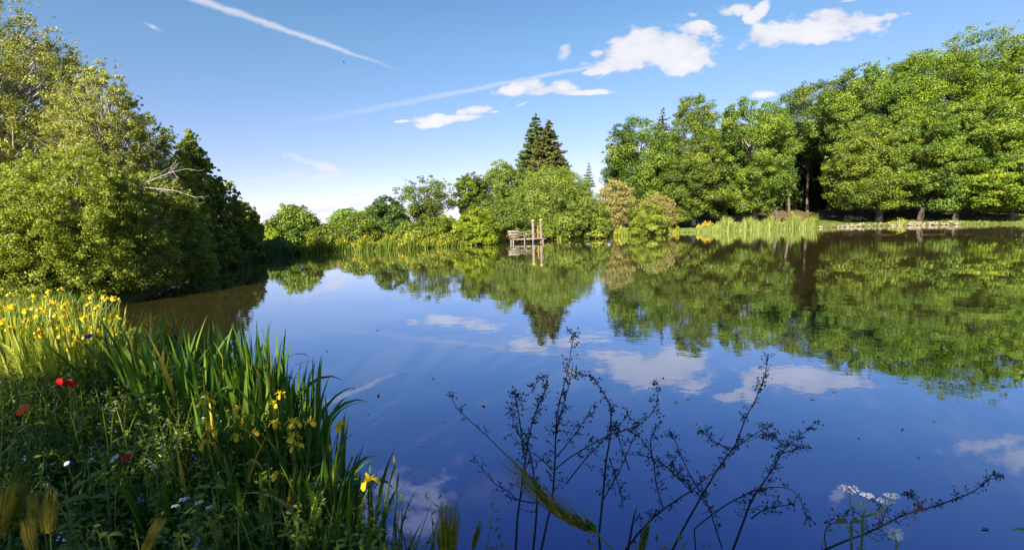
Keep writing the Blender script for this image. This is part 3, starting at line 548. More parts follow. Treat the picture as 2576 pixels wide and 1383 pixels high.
bed('yellow_iris_bed', 'yellow iris bed on the shore just right of the jetty', 'irises', 1402, 1492, 2200, .85, 'irislit', 300, seed=4, base=.45)
bed('yellow_iris_bed', 'low iris tuft in front of the tan shrub', 'irises', 1500, 1580, 900, .65, 'irislit', 30, seed=5, base=.45)
bed('yellow_iris_bed', 'iris tufts right of the rounded yellow-green bush', 'irises', 1664, 1708, 600, .85, 'irislit', 70, seed=6, off=(-.2, .8))
bed('yellow_iris_bed', 'iris tufts with orange-yellow flowers left of the reeds', 'irises', 1752, 1800, 900, .85, 'reed', 80, seed=7, off=(-.2, .8), base=.4)
bed('reed_bed', 'tall pale reeds in front of the round bright tree', 'reeds', 1800, 2050, 5200, 1.25, 'reed', 40, seed=8, off=(-.3, 1.3), lean=.2, base=.45, w=.05)
bed('reed_bed', 'dark grassy tuft at the right end of the reeds', 'reeds', 2008, 2056, 350, 1.4, 'iris', 0, seed=9, off=(1.0, 1.8), lean=.5, curl=.9)
bed('reed_bed', 'small green tuft among the stones of the right shore', 'reeds', 2236, 2278, 200, .7, 'reed', 12, seed=10, off=(-.1, .5), lean=.4, curl=.6)
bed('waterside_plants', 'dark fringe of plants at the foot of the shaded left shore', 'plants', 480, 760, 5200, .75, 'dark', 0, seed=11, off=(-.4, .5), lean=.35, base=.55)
bed('bank_grass', 'rough grass along the edge of the far lawn', 'grass', 1400, 2576, 5000, .22, 'reed', 0, seed=12, off=(0, 1.4), lean=.4, w=.04, base=.3)
bed('tall_grass', 'fringe of taller grass behind the far irises', 'grass', 757, 1400, 5000, .45, 'reed', 0, seed=14, off=(.6, 2.6), lean=.3, w=.04, base=.2)
# undergrowth closing the depth of the wood, its shade put into dark leaf colour
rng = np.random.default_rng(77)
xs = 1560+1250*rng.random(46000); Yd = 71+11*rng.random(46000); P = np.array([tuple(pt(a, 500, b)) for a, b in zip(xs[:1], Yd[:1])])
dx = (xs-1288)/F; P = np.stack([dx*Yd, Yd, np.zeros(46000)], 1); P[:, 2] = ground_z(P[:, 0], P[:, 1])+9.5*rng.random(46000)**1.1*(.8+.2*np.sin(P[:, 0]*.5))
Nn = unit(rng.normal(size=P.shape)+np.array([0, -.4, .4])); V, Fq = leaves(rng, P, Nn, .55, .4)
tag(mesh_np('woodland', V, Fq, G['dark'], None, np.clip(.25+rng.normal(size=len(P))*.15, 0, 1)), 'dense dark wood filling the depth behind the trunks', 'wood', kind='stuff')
# ---- meadow on the near bank
rng = np.random.default_rng(21)
def land_pts(n, x0, x1, y0, y1, smin=.03, p=1.0):
    X_ = x0+(x1-x0)*rng.random(n*3); Y_ = y0+(y1-y0)*rng.random(n*3)**p
    vis = (np.abs(X_) < (Y_+.6)*1.25+.4); s = sdist(X_, Y_); k = (s > smin) & vis; X_, Y_, s = X_[k][:n], Y_[k][:n], s[k][:n]
    return np.stack([X_, Y_, ground_z(X_, Y_)-.02], 1)
Vs, Fs, Ts = [], [], []; nv = 0
def acc(V, Fq, t):
    global nv
    Vs.append(V); Fs.append(Fq+nv); Ts.append(t); nv += len(V)
B = land_pts(26000, -10, 3, .35, 6.5); hn = .26+.12*np.sin(B[:, 0]*3+1)*np.sin(B[:, 1]*2.3)
V, Fq, t, _ = blades(rng, B, hn*(.5+.9*rng.random(len(B))), .1+np.abs(rng.normal(size=len(B)))*.3, np.abs(rng.normal(size=len(B)))*.9, .006+.006*rng.random(len(B)), 4, tint=np.clip(.35+rng.normal(size=len(B))*.2+(rng.random(len(B)) < .05)*.5, 0, 1))
acc(V, Fq, t)
B = land_pts(9000, -16, -4, 5.5, 11); V, Fq, t, _ = blades(rng, B, .3*(.6+.7*rng.random(len(B))), .3, .6, .014, 3); acc(V, Fq, t)
# leafy herbs: stems with small leaves whorled up them
B = land_pts(1500, -7.5, .8, .5, 6.0); hh = .22+.36*rng.random(len(B))
az = rng.random(len(B))*2*PI; le = np.abs(rng.normal(size=len(B)))*.22
V, Fq, t, tp = blades(rng, B, hh, le, .3, .005, 5, az, taper=.95, tint=np.full(len(B), .6)); acc(V, Fq, t)
k = np.repeat(np.arange(len(B)), 30); u = rng.random(len(k))**.8; Pc = B[k]*(1-u[:, None])+tp[k]*u[:, None]
off = unit(rng.normal(size=(len(k), 3))*np.array([1, 1, .35])); Ll = (.018+.034*rng.random(len(k)))*(1.15-.5*u); Pc = Pc+off*Ll[:, None]*.8
Nn = unit(np.array([0, 0, 1])+rng.normal(size=off.shape)*.5); V, Fq = leaves(rng, Pc, Nn, Ll, Ll*.42); ct = rng.normal(size=len(B))*.17
acc(V, Fq, np.clip(.5+ct[k]+rng.normal(size=len(k))*.12, 0, .8))
B = land_pts(26000, -8, 2, .4, 6.0); B[:, 2] += .03+.22*rng.random(len(B)); V, Fq = leaves(rng, B, unit(np.array([0, 0, .9])+rng.normal(size=B.shape)*.5), .02+.04*rng.random(len(B)), .018+.012*rng.random(len(B)))
acc(V, Fq, np.clip(.35+rng.normal(size=len(B))*.16, 0, .8))
tag(mesh_np('meadow_grass', np.concatenate(Vs), np.concatenate(Fs), G['meadow'], None, np.concatenate(Ts)), 'tangled grass and leafy herbs covering the near bank', 'grass', kind='stuff')
# tiny meadow flowers
B = land_pts(100, -4.5, 0, 1.0, 4.2); B[:, 2] += .22+.2*rng.random(len(B)); kk = np.repeat(B, 7, 0)+rng.normal(size=(len(B)*7, 3))*.010
V, Fq = leaves(rng, kk, unit(np.array([0, -.3, 1])+rng.normal(size=kk.shape)*.4), .012, .010)
tag(mesh_np('small_wildflowers', V, Fq, [G['white'], G['blue']], None, rng.random(len(kk)), np.repeat((rng.random(len(B)) < .2).astype(int), 7)), 'tiny white and pale blue wildflowers scattered in the grass', 'flowers', kind='stuff')
# ---- oat-like drooping grass, poppies and other single flowers
def stem_to(root, P, base, r0=.0025, name='stem', mat=STEMG, bend=.08):
    P = np.array(P)-np.array(root.location); b = np.array(base)-np.array(root.location); u = np.linspace(0, 1, 8)[:, None]
    mid = (P+b)/2+np.array([bend, 0, .05]); Q = b*(1-u)**2+2*mid*u*(1-u)+P*u*u; mb = MB(); mb.tube(Q, r0*(1.2-.4*u[:, 0]), 5); return mb.build(name, mat, root, smooth=True)
def poppy(label, x, y, Y, mat='red', sc=1.0, n=4, cat='poppy', seed=1, name='poppy'):
    rng = np.random.default_rng(seed); P = pt(x, y, Y); bx, by = P.x+rng.normal()*.05, P.y+.05; root = empty(name, (bx, by, gz(bx, by)), label, cat, 'poppies in the near grass' if name == 'poppy' else None)
    stem_to(root, P, root.location, .002); mb = MB()
    for k in range(n):
        a = k*2*PI/n+rng.random()*.5
        petal(mb, (0, 0, 0), a, [(.002, -.004), (.018*sc, .004), (.034*sc, .016), (.044*sc, .030)], [.012*sc, .036*sc, .054*sc, .03*sc], t=rng.random(), roll=rng.normal()*.1)
    c = mb.build('petals', G[mat], root, smooth=True); c.location = P-root.location; c.rotation_euler = (-.7+rng.normal()*.3, rng.normal()*.3, 0)
    mb = MB(); mb.ball((0, 0, .01), (.008*sc, .008*sc, .01*sc)); c2 = mb.build('seed_head', DRY, root); c2.location = c.location
poppy('scarlet poppy at the upper left of the shaded grass, left one of a touching pair', 153, 966, 3.3, seed=1, sc=.85)
poppy('scarlet poppy at the upper left of the shaded grass, right one of a touching pair', 174, 968, 3.35, seed=2, sc=.8)
poppy('small orange-red poppy near the left edge, higher of two', 57, 1030, 2.6, 'orange', .42, seed=3)
poppy('small orange-red poppy near the left edge, lower of two', 49, 1044, 2.55, 'orange', .42, seed=4)
poppy('single red poppy beside the white flowers before the dark iris hollow', 306, 1160, 2.3, seed=5, sc=.8)
poppy('small purple flower standing between yellow irises at the edge of the sunlit patch', 223, 850, 3.75, 'purple', .55, 6, 'flower', 6, 'purple_flower')
def daisy(label, x, y, Y, seed):
    rng = np.random.default_rng(seed); P = pt(x, y, Y); root = empty('white_flower', (P.x, P.y+.03, gz(P.x, P.y+.03)), label, 'flower', 'small white flower heads in the near grass'); stem_to(root, P, root.location, .0018, bend=.02); mb = MB()
    for k in range(12): petal(mb, (0, 0, 0), k*PI/6, [(.002, 0), (.008, .003), (.013, .001)], [.003, .006, .003], t=rng.random())
    c = mb.build('petals', G['white'], root); c.location = P-root.location; c.rotation_euler = (.7, 0, 0)
for k, (x, y, lab) in enumerate(((287, 1152, 'white flower head touching the single red poppy, lower left of three'), (294, 1146, 'white flower head above the single red poppy, topmost of three'), (283, 1158, 'white flower head left of the single red poppy, lowest of three'),
        (229, 1157, 'lone white flower head in the shaded grass left of the red poppy'), (168, 1165, 'faint white flower head in dark grass, farthest left of the heads'))): daisy(lab, x, y, 2.25, k+50)
def umbel(mb, c, r, rng, rays=10, tilt=(0, 0)):
    c = np.array(c, float)
    for k in range(rays):
        a = k*2.4; rr_ = r*math.sqrt((k+.5)/rays); e = c+np.array([rr_*math.cos(a), rr_*math.sin(a)*.9, r*.55+tilt[0]*rr_*math.cos(a)]); mb.tube([c, (c+e)/2+np.array([0, 0, r*.1]), e], .0008, 3, m=1)
        for q in range(5):
            p_ = e+rng.normal(size=3)*np.array([.11, .11, .04])*r; petal(mb, p_, rng.random()*6, [(-.0025, 0), (.0, .0012), (.0028, 0)], [.002, .0045, .002], t=rng.random())
def parsley(label, x, y, Y, heads, leafn, seed, lsz=.05, ybase=None, r0=.003):
    rng = np.random.default_rng(seed); P = pt(x, y, Y); root = empty('cow_parsley', (P.x, P.y, gz(P.x, P.y)), label, 'cow parsley', 'white umbel plants on the near bank')
    fork = np.array(P-root.location); mb = MB(); mb.tube([(0, 0, -.03), fork*.5+np.array([.01, 0, 0]), fork], [r0*1.3, r0, r0*.8], 6)
    tops = []
    for hx, hy, hr in heads:
        T = np.array(pt(hx, hy, Y)-root.location)+np.array([0, rng.normal()*.02, 0]); mid = fork*.5+T*.5+np.array([(T[0]-fork[0])*.25, 0, -.01]); mb.tube([fork, mid, T-np.array([0, 0, hr*.5])], [r0*.7, r0*.5, r0*.35], 5); tops.append((T-np.array([0, 0, hr*.55]), hr))
    mb.build('stem', STEMG, root, smooth=True)
    for T, hr in tops:
        mb = MB(); umbel(mb, (0, 0, 0), hr, rng, 10); c = mb.build('umbel', [G['white'], STEMG], root); c.location = T
    # feathery leaves
    k = rng.random(leafn); C0 = fork*(.35+.7*k)[:, None]+rng.normal(size=(leafn, 3))*np.array([lsz, lsz, lsz*.5]); C0[:, 2] = np.maximum(C0[:, 2], .02)
    V, Fq = leaves(rng, C0, unit(np.array([0, -.3, .9])+rng.normal(size=C0.shape)*.5), lsz*.5, lsz*.2); mesh_np('leaves', V, Fq, G['greenear'], root, np.clip(.6+rng.normal(size=leafn)*.2, 0, 1))
parsley('cow parsley with four white umbels among the grass at lower left', 487, 1290, 1.75, ((468, 1250, .017), (443, 1270, .013), (486, 1276, .014), (522, 1281, .015)), 260, 4, .06)
parsley('cow parsley with white umbels rising alone before the dark blue water at lower right', 2170, 1300, 1.05, ((2125, 1220, .021), (2222, 1230, .015), (2178, 1242, .013), (2236, 1264, .019)), 130, 5, .030, r0=.003)
parsley('small nodding parsley head at the bottom edge right of the tall one', 2255, 1372, .95, ((2270, 1352, .018), (2290, 1378, .012)), 30, 6, .02)
# ---- leafy herbs at the bottom edge
def herb(label, x, y, Y, h, n, lsz, seed, mat='iris', lean=0, name='leafy_herb', wd=.45):
    rng = np.random.default_rng(seed); P = pt(x, y, Y); g = gz(P.x, P.y); root = empty(name, (P.x-lean, P.y, g), label, 'herb', 'leafy herbs on the near bank'); T = np.array([lean, 0, P.z-g])
    mb = MB(); u = np.linspace(0, 1, 6)[:, None]; mb.tube(T*u+np.array([.02, 0, 0])*np.sin(u*3), .0025, 5); mb.build('stem', STEMG, root, smooth=True); mb = MB()
    for k in range(n):
        u_ = 1-(k//2)*.8/max(1, n/2); a = (k % 2)*PI+(k//2)*1.57+rng.normal()*.2; L_ = lsz*(.55+.6*min(1, (1-u_)*3))*(.8+.4*rng.random()); c = T*u_
        petal(mb, c, a, [(.004, 0), (L_*.3, L_*.12), (L_*.65, L_*.08), (L_, -L_*.12)], [L_*.12, L_*wd, L_*wd*.75, .001], t=.35+.4*rng.random())
    mb.build('leaves', G[mat], root)
for k, a in enumerate(((870, 1322, 1.7, 'nettle-like herb at the bottom edge, left one of a row by the water'), (905, 1345, 1.65, 'nettle-like herb at the bottom edge, second from the left by the water'), (950, 1330, 1.7, 'nettle-like herb leaning over the water right of the iris clump'), (845, 1360, 1.5, 'nettle-like herb lowest in the corner of the iris clump'), (985, 1362, 1.6, 'nettle-like herb at the right end of the row by the water'))):
    herb(a[3], a[0], a[1], a[2], .3, 16, .055, 60+k)
herb('broad toothed leaf standing up left of the white umbels', 530, 1225, 1.9, .5, 3, .12, 70, 'greenear')
herb('dark green lance leaf beside the tall parsley at lower right', 2138, 1312, 1.0, .5, 2, .07, 71, 'greenear', wd=.5)
herb('tuft of leaves entering at the lower right edge', 2590, 1335, 1.1, .5, 6, .06, 72, 'iris')
herb('pale leafy rosette at the bottom of the near grass', 455, 1345, 1.4, .3, 10, .07, 73, 'greenear')
herb('broad leaves in the middle of the shaded grass', 215, 1160, 2.1, .3, 8, .10, 74, 'meadow')
herb('upright leafy stalk in the left of the shaded grass', 160, 1245, 1.7, .3, 22, .05, 75, 'greenear')
herb('upright leafy stalk before the dark hollow by the irises', 262, 1120, 2.2, .3, 22, .045, 76, 'greenear')
herb('lobed low leaves at the bottom left centre', 270, 1345, 1.3, .3, 10, .08, 77, 'meadow')
# ---- barley ears
def ear(label, p0, p1, mat, seed, base_xy=None, awn=.05, wd=.006, name='barley_ear', curve=.0):
    rng = np.random.default_rng(seed); A = np.array(pt(*p0)); Bp = np.array(pt(*p1)); L_ = np.linalg.norm(Bp-A); bx, by = base_xy or (A[0], A[1]+.02)
    root = empty(name, (bx, by, gz(bx, by)), label, 'barley', 'ears of wall barley close to the camera'); o_ = np.array(root.location); A -= o_; Bp -= o_
    b = np.array([0, 0, -.02]); u = np.linspace(0, 1, 10)[:, None]; T = unit(Bp-A); mid = A-T*np.linalg.norm(A)*.35; Q = b*(1-u)**2+2*mid*u*(1-u)+A*u*u; mb = MB(); mb.tube(Q, .0016, 5); mb.build('stem', STEMG, root, smooth=True)
    mb = MB(); sd_ = unit(np.cross(T, np.array([0, 1., 0])) + 1e-6); fr = np.cross(T, sd_); rows = 16
    for k in range(rows):
        c = A+(Bp-A)*(k/rows*.9)+sd_*math.sin(k/rows*PI)*curve*L_
        for q in range(6):
            a = q*PI/3+k*.5; d = sd_*math.cos(a)+fr*math.sin(a); w_ = wd*(1-.6*(k/rows)**2)
            s_ = c+d*w_*.4; e = c+d*w_*1.5+T*L_*.12; mb.tube([s_, (s_+e)/2+d*w_*.3, e], [w_*.3, w_*.55, w_*.05], 4, t=rng.random())
            g_ = e+T*awn*(.7+.5*rng.random())+d*awn*.10; mb.tube([e, g_], [.0004, .00015], 3, t=.5+.5*rng.random())
    mb.build('ear', G[mat], root)
ear('tall greenish barley ear near the left edge of the photo', (27, 1334, .72), (48, 1222, .72), 'greenear', 1)
ear('golden barley ear cut by the left edge of the photo', (-4, 1350, .7), (8, 1285, .7), 'barley', 2)
ear('small golden barley ear right of the tall one', (128, 1337, 1.0), (128, 1275, 1.0), 'barley', 3)
ear('golden barley ear lowest in the left corner', (84, 1390, 1.0), (76, 1352, 1.0), 'barley', 4)
ear('golden barley ear leaning right at the bottom of the grass', (362, 1392, 1.0), (390, 1335, 1.0), 'barley', 5)
ear('thin greenish barley ear between two golden ones', (85, 1330, 1.3), (84, 1275, 1.3), 'barley', 6)
ear('small pale barley ear beside the small golden one', (113, 1337, 1.5), (109, 1302, 1.5), 'barley', 7)
ear('green barley ear bent left across the dry stems', (1497, 1335, .62), (1330, 1196, .62), 'iris', 8, (.17, .42), .06, .0048, curve=.10)
ear('blurred green barley ear at the bottom edge before the water', (1125, 1385, .42), (1127, 1330, .42), 'iris', 9, awn=.03)
ear('tiny green ear at the bottom edge right of the blurred one', (1190, 1378, .9), (1204, 1328, .9), 'greenear', 10, awn=.02, wd=.003)
ear('short green blade-like ear among the dry stem bases', (1612, 1386, .8), (1630, 1318, .8), 'greenear', 11, awn=.01, wd=.004)
# ---- dry weed stems in front of the water
def z6(p): return (1040+p[0]*.4362, 780+p[1]*.4362)
def z7(p): return (1755+p[0]*.4362, 780+p[1]*.4362)
def smooth_path(P, k=5):
    P = np.array(P); n = len(P); out_ = []
    for i in range(n-1):
        p0, p1, p2, p3 = P[max(i-1, 0)], P[i], P[i+1], P[min(i+2, n-1)]
        for u in np.linspace(0, 1, k, endpoint=False): out_.append(.5*((2*p1)+(-p0+p2)*u+(2*p0-5*p1+4*p2-p3)*u*u+(-p0+3*p1-3*p2+p3)*u**3))
    out_.append(P[-1]); return np.array(out_)
DG = 'dry weed stems on the near bank'
def weed(label, main, side=(), seed=1, Y0=1.75, dY=.5, r0=.0050, caps=26, zf=z6, tail=True, capr=.0049, sfz=None):
    rng = np.random.default_rng(seed)
    def path(L_, zf_, ya, yb): return smooth_path([np.array(pt(*zf_(p), ya+(yb-ya)*i/(len(L_)-1))) for i, p in enumerate(L_)])
    M = path(main, zf, Y0, Y0+dY)
    if tail: gzz = gz(M[0, 0], Y0-.05); M = np.r_[[[M[0, 0]+.02, Y0-.05, min(gzz, M[0, 2]-.1)]], M]
    root = empty('dry_stem', M[0], label, 'dry weed', DG); o_ = M[0].copy(); mb = MB(); mb.tube(M-o_, np.linspace(r0, .0012, len(M)), 6); mb.build('stem', DRY, root, smooth=True)
    allp = [(M, r0)]
    for s_ in side:
        zf_ = s_[0]; L_ = s_[1]; ya = Y0+dY*s_[2]; Q = path(L_, zf_, ya, ya+.22*(1 if rng.random() < .5 else -1)); mb = MB(); mb.tube(Q-o_, np.linspace(r0*.62, .001, len(Q)), 5); mb.build('side_branch', DRY, root, smooth=True); allp.append((Q, r0*.6))
    tw = MB(); cp = MB()
    for Q, _ in allp:
        seg = np.linalg.norm(np.diff(Q, axis=0), axis=1).sum(); nn = int(caps*seg/.9)+2
        for k in range(nn):
            f = .18+.8*rng.random(); i_ = min(int(f*(len(Q)-1)), len(Q)-2); a = Q[i_]; T = unit(Q[i_+1]-Q[i_]); d = unit(rng.normal(size=3)*np.array([1, .8, .6])+T*.9+np.array([0, 0, .3])); ln = .022+.05*rng.random()*(1.2-f)
            e = a+d*ln; tw.tube([a-o_, (a+e)/2+rng.normal(size=3)*.004-o_, e-o_], [.0011, .0009, .0007], 3)
            for q in range(rng.integers(1, 6)):
                c = a+(e-a)*(.35+.7*rng.random())+rng.normal(size=3)*.009; tw.tube([a+(e-a)*.5*rng.random()-o_+(e-a)*.3, c-o_], .0007, 3); cp.ball(c-o_, capr*(.55+.6*rng.random()))
    tw.build('twig_sprays', DRY, root); cp.build('seed_clumps', DRY, root)
weed('tallest dry stem, rising straight in the middle with a crooked tip', [(735, 1390), (765, 1250), (800, 1080), (815, 900), (820, 740), (830, 600), (850, 500), (890, 350), (910, 220), (922, 150), (895, 110)],
     [(z6, [(820, 850), (880, 780), (950, 690), (1000, 610), (1030, 550)], .45), (z6, [(820, 915), (900, 850), (1000, 790), (1130, 720), (1250, 680), (1340, 630), (1395, 560), (1410, 470), (1385, 410)], .4),
      (z6, [(800, 920), (740, 860), (640, 790), (545, 710)], .4), (z6, [(825, 700), (860, 560), (900, 420), (920, 300)], .6)], 1, caps=34)
weed('long dry branch running up left from the middle stems', [(790, 1120), (760, 1060), (700, 980), (560, 860), (430, 730), (320, 630), (250, 560), (200, 465)], [], 2, caps=14, Y0=2.0, dY=.1, tail=False, r0=.003)
weed('dry stem leaning left of the tallest one', [(690, 1390), (712, 1130), (700, 1000), (680, 860), (650, 780), (590, 690), (560, 575)], [(z6, [(700, 1110), (600, 1090), (550, 1045), (470, 1000), (400, 920), (350, 845)], .2)], 3)
weed('dry stem whose tip hooks over in a loop', [(590, 1390), (600, 1200), (620, 1050), (645, 880), (665, 740), (700, 600), (765, 450), (755, 385), (715, 410), (680, 480)], [(z6, [(640, 860), (610, 620), (590, 500), (585, 465)], .4)], 4, caps=36)
weed('dry stem arching left at the top, right of the tallest', [(1070, 1290), (1090, 1100), (1110, 880), (1135, 720), (1135, 560), (1090, 470), (1030, 390), (940, 355), (900, 340)],
     [(z6, [(1130, 850), (1180, 1000), (1215, 1140)], .3), (z6, [(880, 1000), (1000, 850), (1130, 720), (1255, 590)], .4), (z6, [(1245, 920), (1190, 760), (1150, 640)], .5), (z6, [(1090, 1100), (1200, 900), (1290, 680), (1300, 620)], .4)], 5)
weed('thick broken-off dry stub pointing up', [(1235, 1390), (1270, 1200), (1287, 1135)], [], 6, caps=3, r0=.0065, dY=.1)
weed('dry stem running diagonally up right from the broken stub', [(1215, 1390), (1330, 1250), (1450, 1140), (1600, 1040), (1700, 960), (1788, 890)], [(z6, [(1440, 1140), (1400, 1000), (1380, 850), (1330, 770), (1290, 700)], .4), (z6, [(1600, 1040), (1500, 940), (1400, 860), (1260, 830)], .5), (z6, [(1380, 860), (1370, 740), (1425, 640)], .6)], 7)
weed('long dry stem with a thin whip tip reaching the cloud reflection', [(1490, 1390), (1550, 1270), (1660, 1075), (1740, 940), (1795+0, 860), (1859, 770), (1909, 640), (1959, 540), (2009, 430), (2034, 340), (2046, 250)],
     [(z6, [(1680, 1080), (1600, 960), (1550, 850), (1500, 730), (1470, 718)], .3), (z7, [(180, 800), (100, 760), (50, 720), (0, 688)], .6), (z7, [(205, 800), (290, 740), (370, 690), (430, 665)], .6), (z6, [(1780, 1370), (1740, 1250), (1690, 1110), (1560, 980), (1460, 830)], .25)], 8, caps=34)
weed('dry stem leaning right with clustered capsules, right of the long whip', [(200, 1390), (260, 1230), (310, 1100), (380, 990), (430, 920), (480, 830), (540, 760), (620, 700), (700, 630)],
     [(z7, [(310, 1200), (380, 1150), (460, 1130), (540, 1120)], .2), (z7, [(490, 820), (560, 805), (640, 785)], .7), (z7, [(500, 780), (440, 735), (385, 720)], .7)], 9, zf=z7, caps=40)
weed('thin dry stem arching over and drooping at its right end', [(-20, 1260), (80, 1180), (200, 1100), (330, 1040), (430, 1020), (530, 1030), (590, 1090), (620, 1170), (640, 1215)], [], 10, zf=z7, caps=16, r0=.003, dY=.3)
weed('long low dry stem sweeping to the far right and nodding', [(690, 1400), (850, 1330), (960, 1290), (1070, 1240), (1190, 1180), (1330, 1140), (1450, 1100), (1570, 1055), (1650, 1000), (1700, 950), (1740, 950), (1748, 978)],
     [(z7, [(1040, 1255), (1080, 1160), (1000, 1080)], .3), (z7, [(740, 1370), (740, 1260), (850, 1190), (870, 1140)], .1), (z7, [(1290, 1150), (1260, 1090), (1210, 1050)], .5)], 11, zf=z7, caps=30, r0=.0045)
weed('short dry twig cluster at the left end of the iris clump over the water', [(1490, 1390-0), (1475, 1200), (1495, 1080)], [], 12, zf=lambda p: (755+(p[0]-1490)*.5, 1130+(p[1]-1390)*.5), Y0=2.75, dY=.1, tail=False, caps=110, r0=.0015)
# ---- floating bits on the water
rng = np.random.default_rng(9)
lm = MB(); petal(lm, (-.02, 0, .004), 0, [(0, 0), (.012, .003), (.03, .002), (.045, .006)], [.002, .02, .022, .002]); lo_ = lm.build('floating_leaf', G['litter']); LM = lo_.data; bpy.data.objects.remove(lo_)
fl = [(1215, 1018, 1.5), (952, 996, 1.3), (790, 980, 1.0), (1090, 952, .9), (950, 830, 1.3), (822, 882, 1.2), (890, 975, .8), (1700, 1010, 1.), (1730, 1005, .8), (2100, 985, 1.1), (2045, 1004, 1.0), (2270, 1080, .8), (2310, 1150, .6), (1003, 905, 0.7), (1150, 870, 0.8), (1450, 900, 0.7), (1322, 1180, 0.6), (1480, 1090, 0.6), (1640, 1180, 0.5), (2160, 1100, 0.6), (2400, 1220, 0.5), (1880, 1120, 0.6), (1905, 960, 0.8), (2020, 1060, 0.6), (1240, 760, 1.2), (980, 748, 1.3), (1580, 840, 0.9), (1120, 1060, 0.6), (1060, 1110, 0.5), (1380, 950, 0.7), (2350, 1060, 0.6), (1350, 1100, .7), (2480, 1330, .8)]
for x, y, s_ in fl:
    P = at(x, y, .002); o = bpy.data.objects.new('floating_leaf', LM); link(o); o.location = P; o.rotation_euler = (0, 0, rng.random()*6); o.scale = (s_,)*3
    tag(o, 'tiny brown leaf floating alone on the open water', 'leaf', 'leaves floating on the pond')
# ---- brown duck by the far irises
P = at(1097, 615.5, 0); root = empty('duck', (P.x, P.y, 0), 'brown duck swimming right in front of the far irises', 'duck')
def loft(name, rings, mat, parent, k=12):
    mb = MB(); V = []
    for x_, y_, z_, ry, rz in rings:
        for a in range(k): V.append((x_, y_+ry*math.cos(a*2*PI/k), z_+rz*math.sin(a*2*PI/k)))
    Fq = [(i*k+a, i*k+(a+1) % k, (i+1)*k+(a+1) % k, (i+1)*k+a) for i in range(len(rings)-1) for a in range(k)]; mb.add(V, Fq); return mb.build(name, mat, parent, smooth=True)
loft('body', [(-.30, 0, .10, .004, .004), (-.24, 0, .085, .03, .02), (-.16, 0, .06, .075, .05), (-.04, 0, .05, .10, .07), (.08, 0, .05, .095, .07), (.15, 0, .07, .06, .055), (.175, 0, .115, .036, .04), (.185, 0, .15, .03, .032), (.20, 0, .18, .034, .034), (.225, 0, .188, .032, .03), (.25, 0, .18, .016, .014), (.275, 0, .17, .012, .006), (.295, 0, .168, .004, .003)], DUCK, root)
for s_ in (-1, 1): loft('wing', [(-.25, s_*.05, .10, .008, .005), (-.12, s_*.085, .085, .02, .035), (.0, s_*.095, .08, .015, .035), (.07, s_*.085, .08, .004, .01)], MIDBARK, root, 8)
# ---- small bird in the sky
P = pt(865, 157, 40); root = empty('bird', P, 'small dark bird flying in the open sky below the upper vapour trail', 'bird')
loft('body', [(-.09, 0, 0, .01, .002), (-.04, 0, 0, .015, .015), (.0, 0, 0, .025, .025), (.05, 0, 0, .018, .02), (.075, 0, .004, .014, .014), (.095, 0, 0, .003, .003)], DRY, root, 8)
for s_ in (-1, 1):
    mb = MB(); V = [(.03, 0, .01), (.05, s_*.09, .05), (.01, s_*.17, .035), (-.05, s_*.21, .02), (-.03, s_*.1, .04), (-.02, 0, .01)]; mb.add(V, [(0, 1, 4, 5), (1, 2, 3, 4)]); mb.build('wing', DRY, root)
# ---- jetty
J = at(1366, 609, 0); K = J.y/F; jz = lambda X_: (X_-370)*.1128*K
root = empty('jetty', (J.x-jz(1150), J.y, 0), 'old wooden jetty with two tall posts and a plank screen', 'jetty')
mb = MB()
for k in range(13): mb.box((jz(500+k*55), .95+rng.normal()*.02, .30), (.175, 2.0, .04), t=.5)
mb.build('deck', WOOD, root)
mb = MB(); mb.box((jz(860), -.07, .27), (jz(1215)-jz(490)+.0, .05, .09)); mb.build('front_beam', WOOD, root)
mb = MB(); mb.box((jz(860), .5, .20), (jz(1180)-jz(520), .08, .1)); mb.box((jz(860), 1.5, .20), (jz(1180)-jz(520), .08, .1)); mb.build('joists', WOODDK, root)
def roundpost(name, x_, y_, z0, z1, r_, mat, tiltx=0):
    mb = MB(); u = np.linspace(0, 1, 6)[:, None]; Q = np.c_[x_+u*tiltx*(z1-z0), y_+0*u, z0+u*(z1-z0)]; rr_ = r_*(1-.08*u[:, 0]); mb.tube(Q, rr_, 10); mb.tube([Q[-1]-np.array([0, 0, .004]), Q[-1]+np.array([0, 0, .012])], [r_*.9, .004], 10); return mb.build(name, mat, root, smooth=False)
for xx, tp in ((945, 1.78), (1120, 1.84)):
    p_ = roundpost('tall_post', jz(xx), .12, -1.0, tp-.12, .115, WOOD, -.012)
    mb = MB(); mb.tube([(jz(xx)-.02, .12, tp-.125), (jz(xx)-.02, .12, tp-.02), (jz(xx)-.02, .12, tp)], [.125, .12, .03], 10); mb.build('lichen_cap', LICHEN, p_)
for xx, z1 in ((440, .30), (490, .34), (740, .55), (925, .30), (1150, .25)): roundpost('pile', jz(xx), -.16, -1.0, z1, .06, WOOD)
for xx, z1 in ((520, .2), (740, .2), (925, .2), (1150, .2)): roundpost('pile', jz(xx), 1.7, -1.0, z1, .06, WOODDK)
for z_, hgt, x0, x1 in ((.88, .19, 372, 628), (.655, .17, 374, 620), (.46, .11, 430, 622)):
    mb = MB(); mb.box((jz((x0+x1)/2), .20, z_), (jz(x1)-jz(x0), .035, hgt), tilt=-.04); mb.build('screen_board', WOOD, root)
for xx in (390, 605):
    mb = MB(); mb.box((jz(xx), .26, .60), (.07, .07, .76)); mb.build('screen_post', WOODDK, root)
for a, b in (((625, .80), (925, .90)), ((625, .56), (925, .70))):
    mb = MB(); mb.tube([(jz(a[0]), .2, a[1]), (jz((a[0]+b[0])/2), .19, (a[1]+b[1])/2+.01), (jz(b[0]), .16, b[1])], .028, 6); mb.build('rail', WOOD, root)
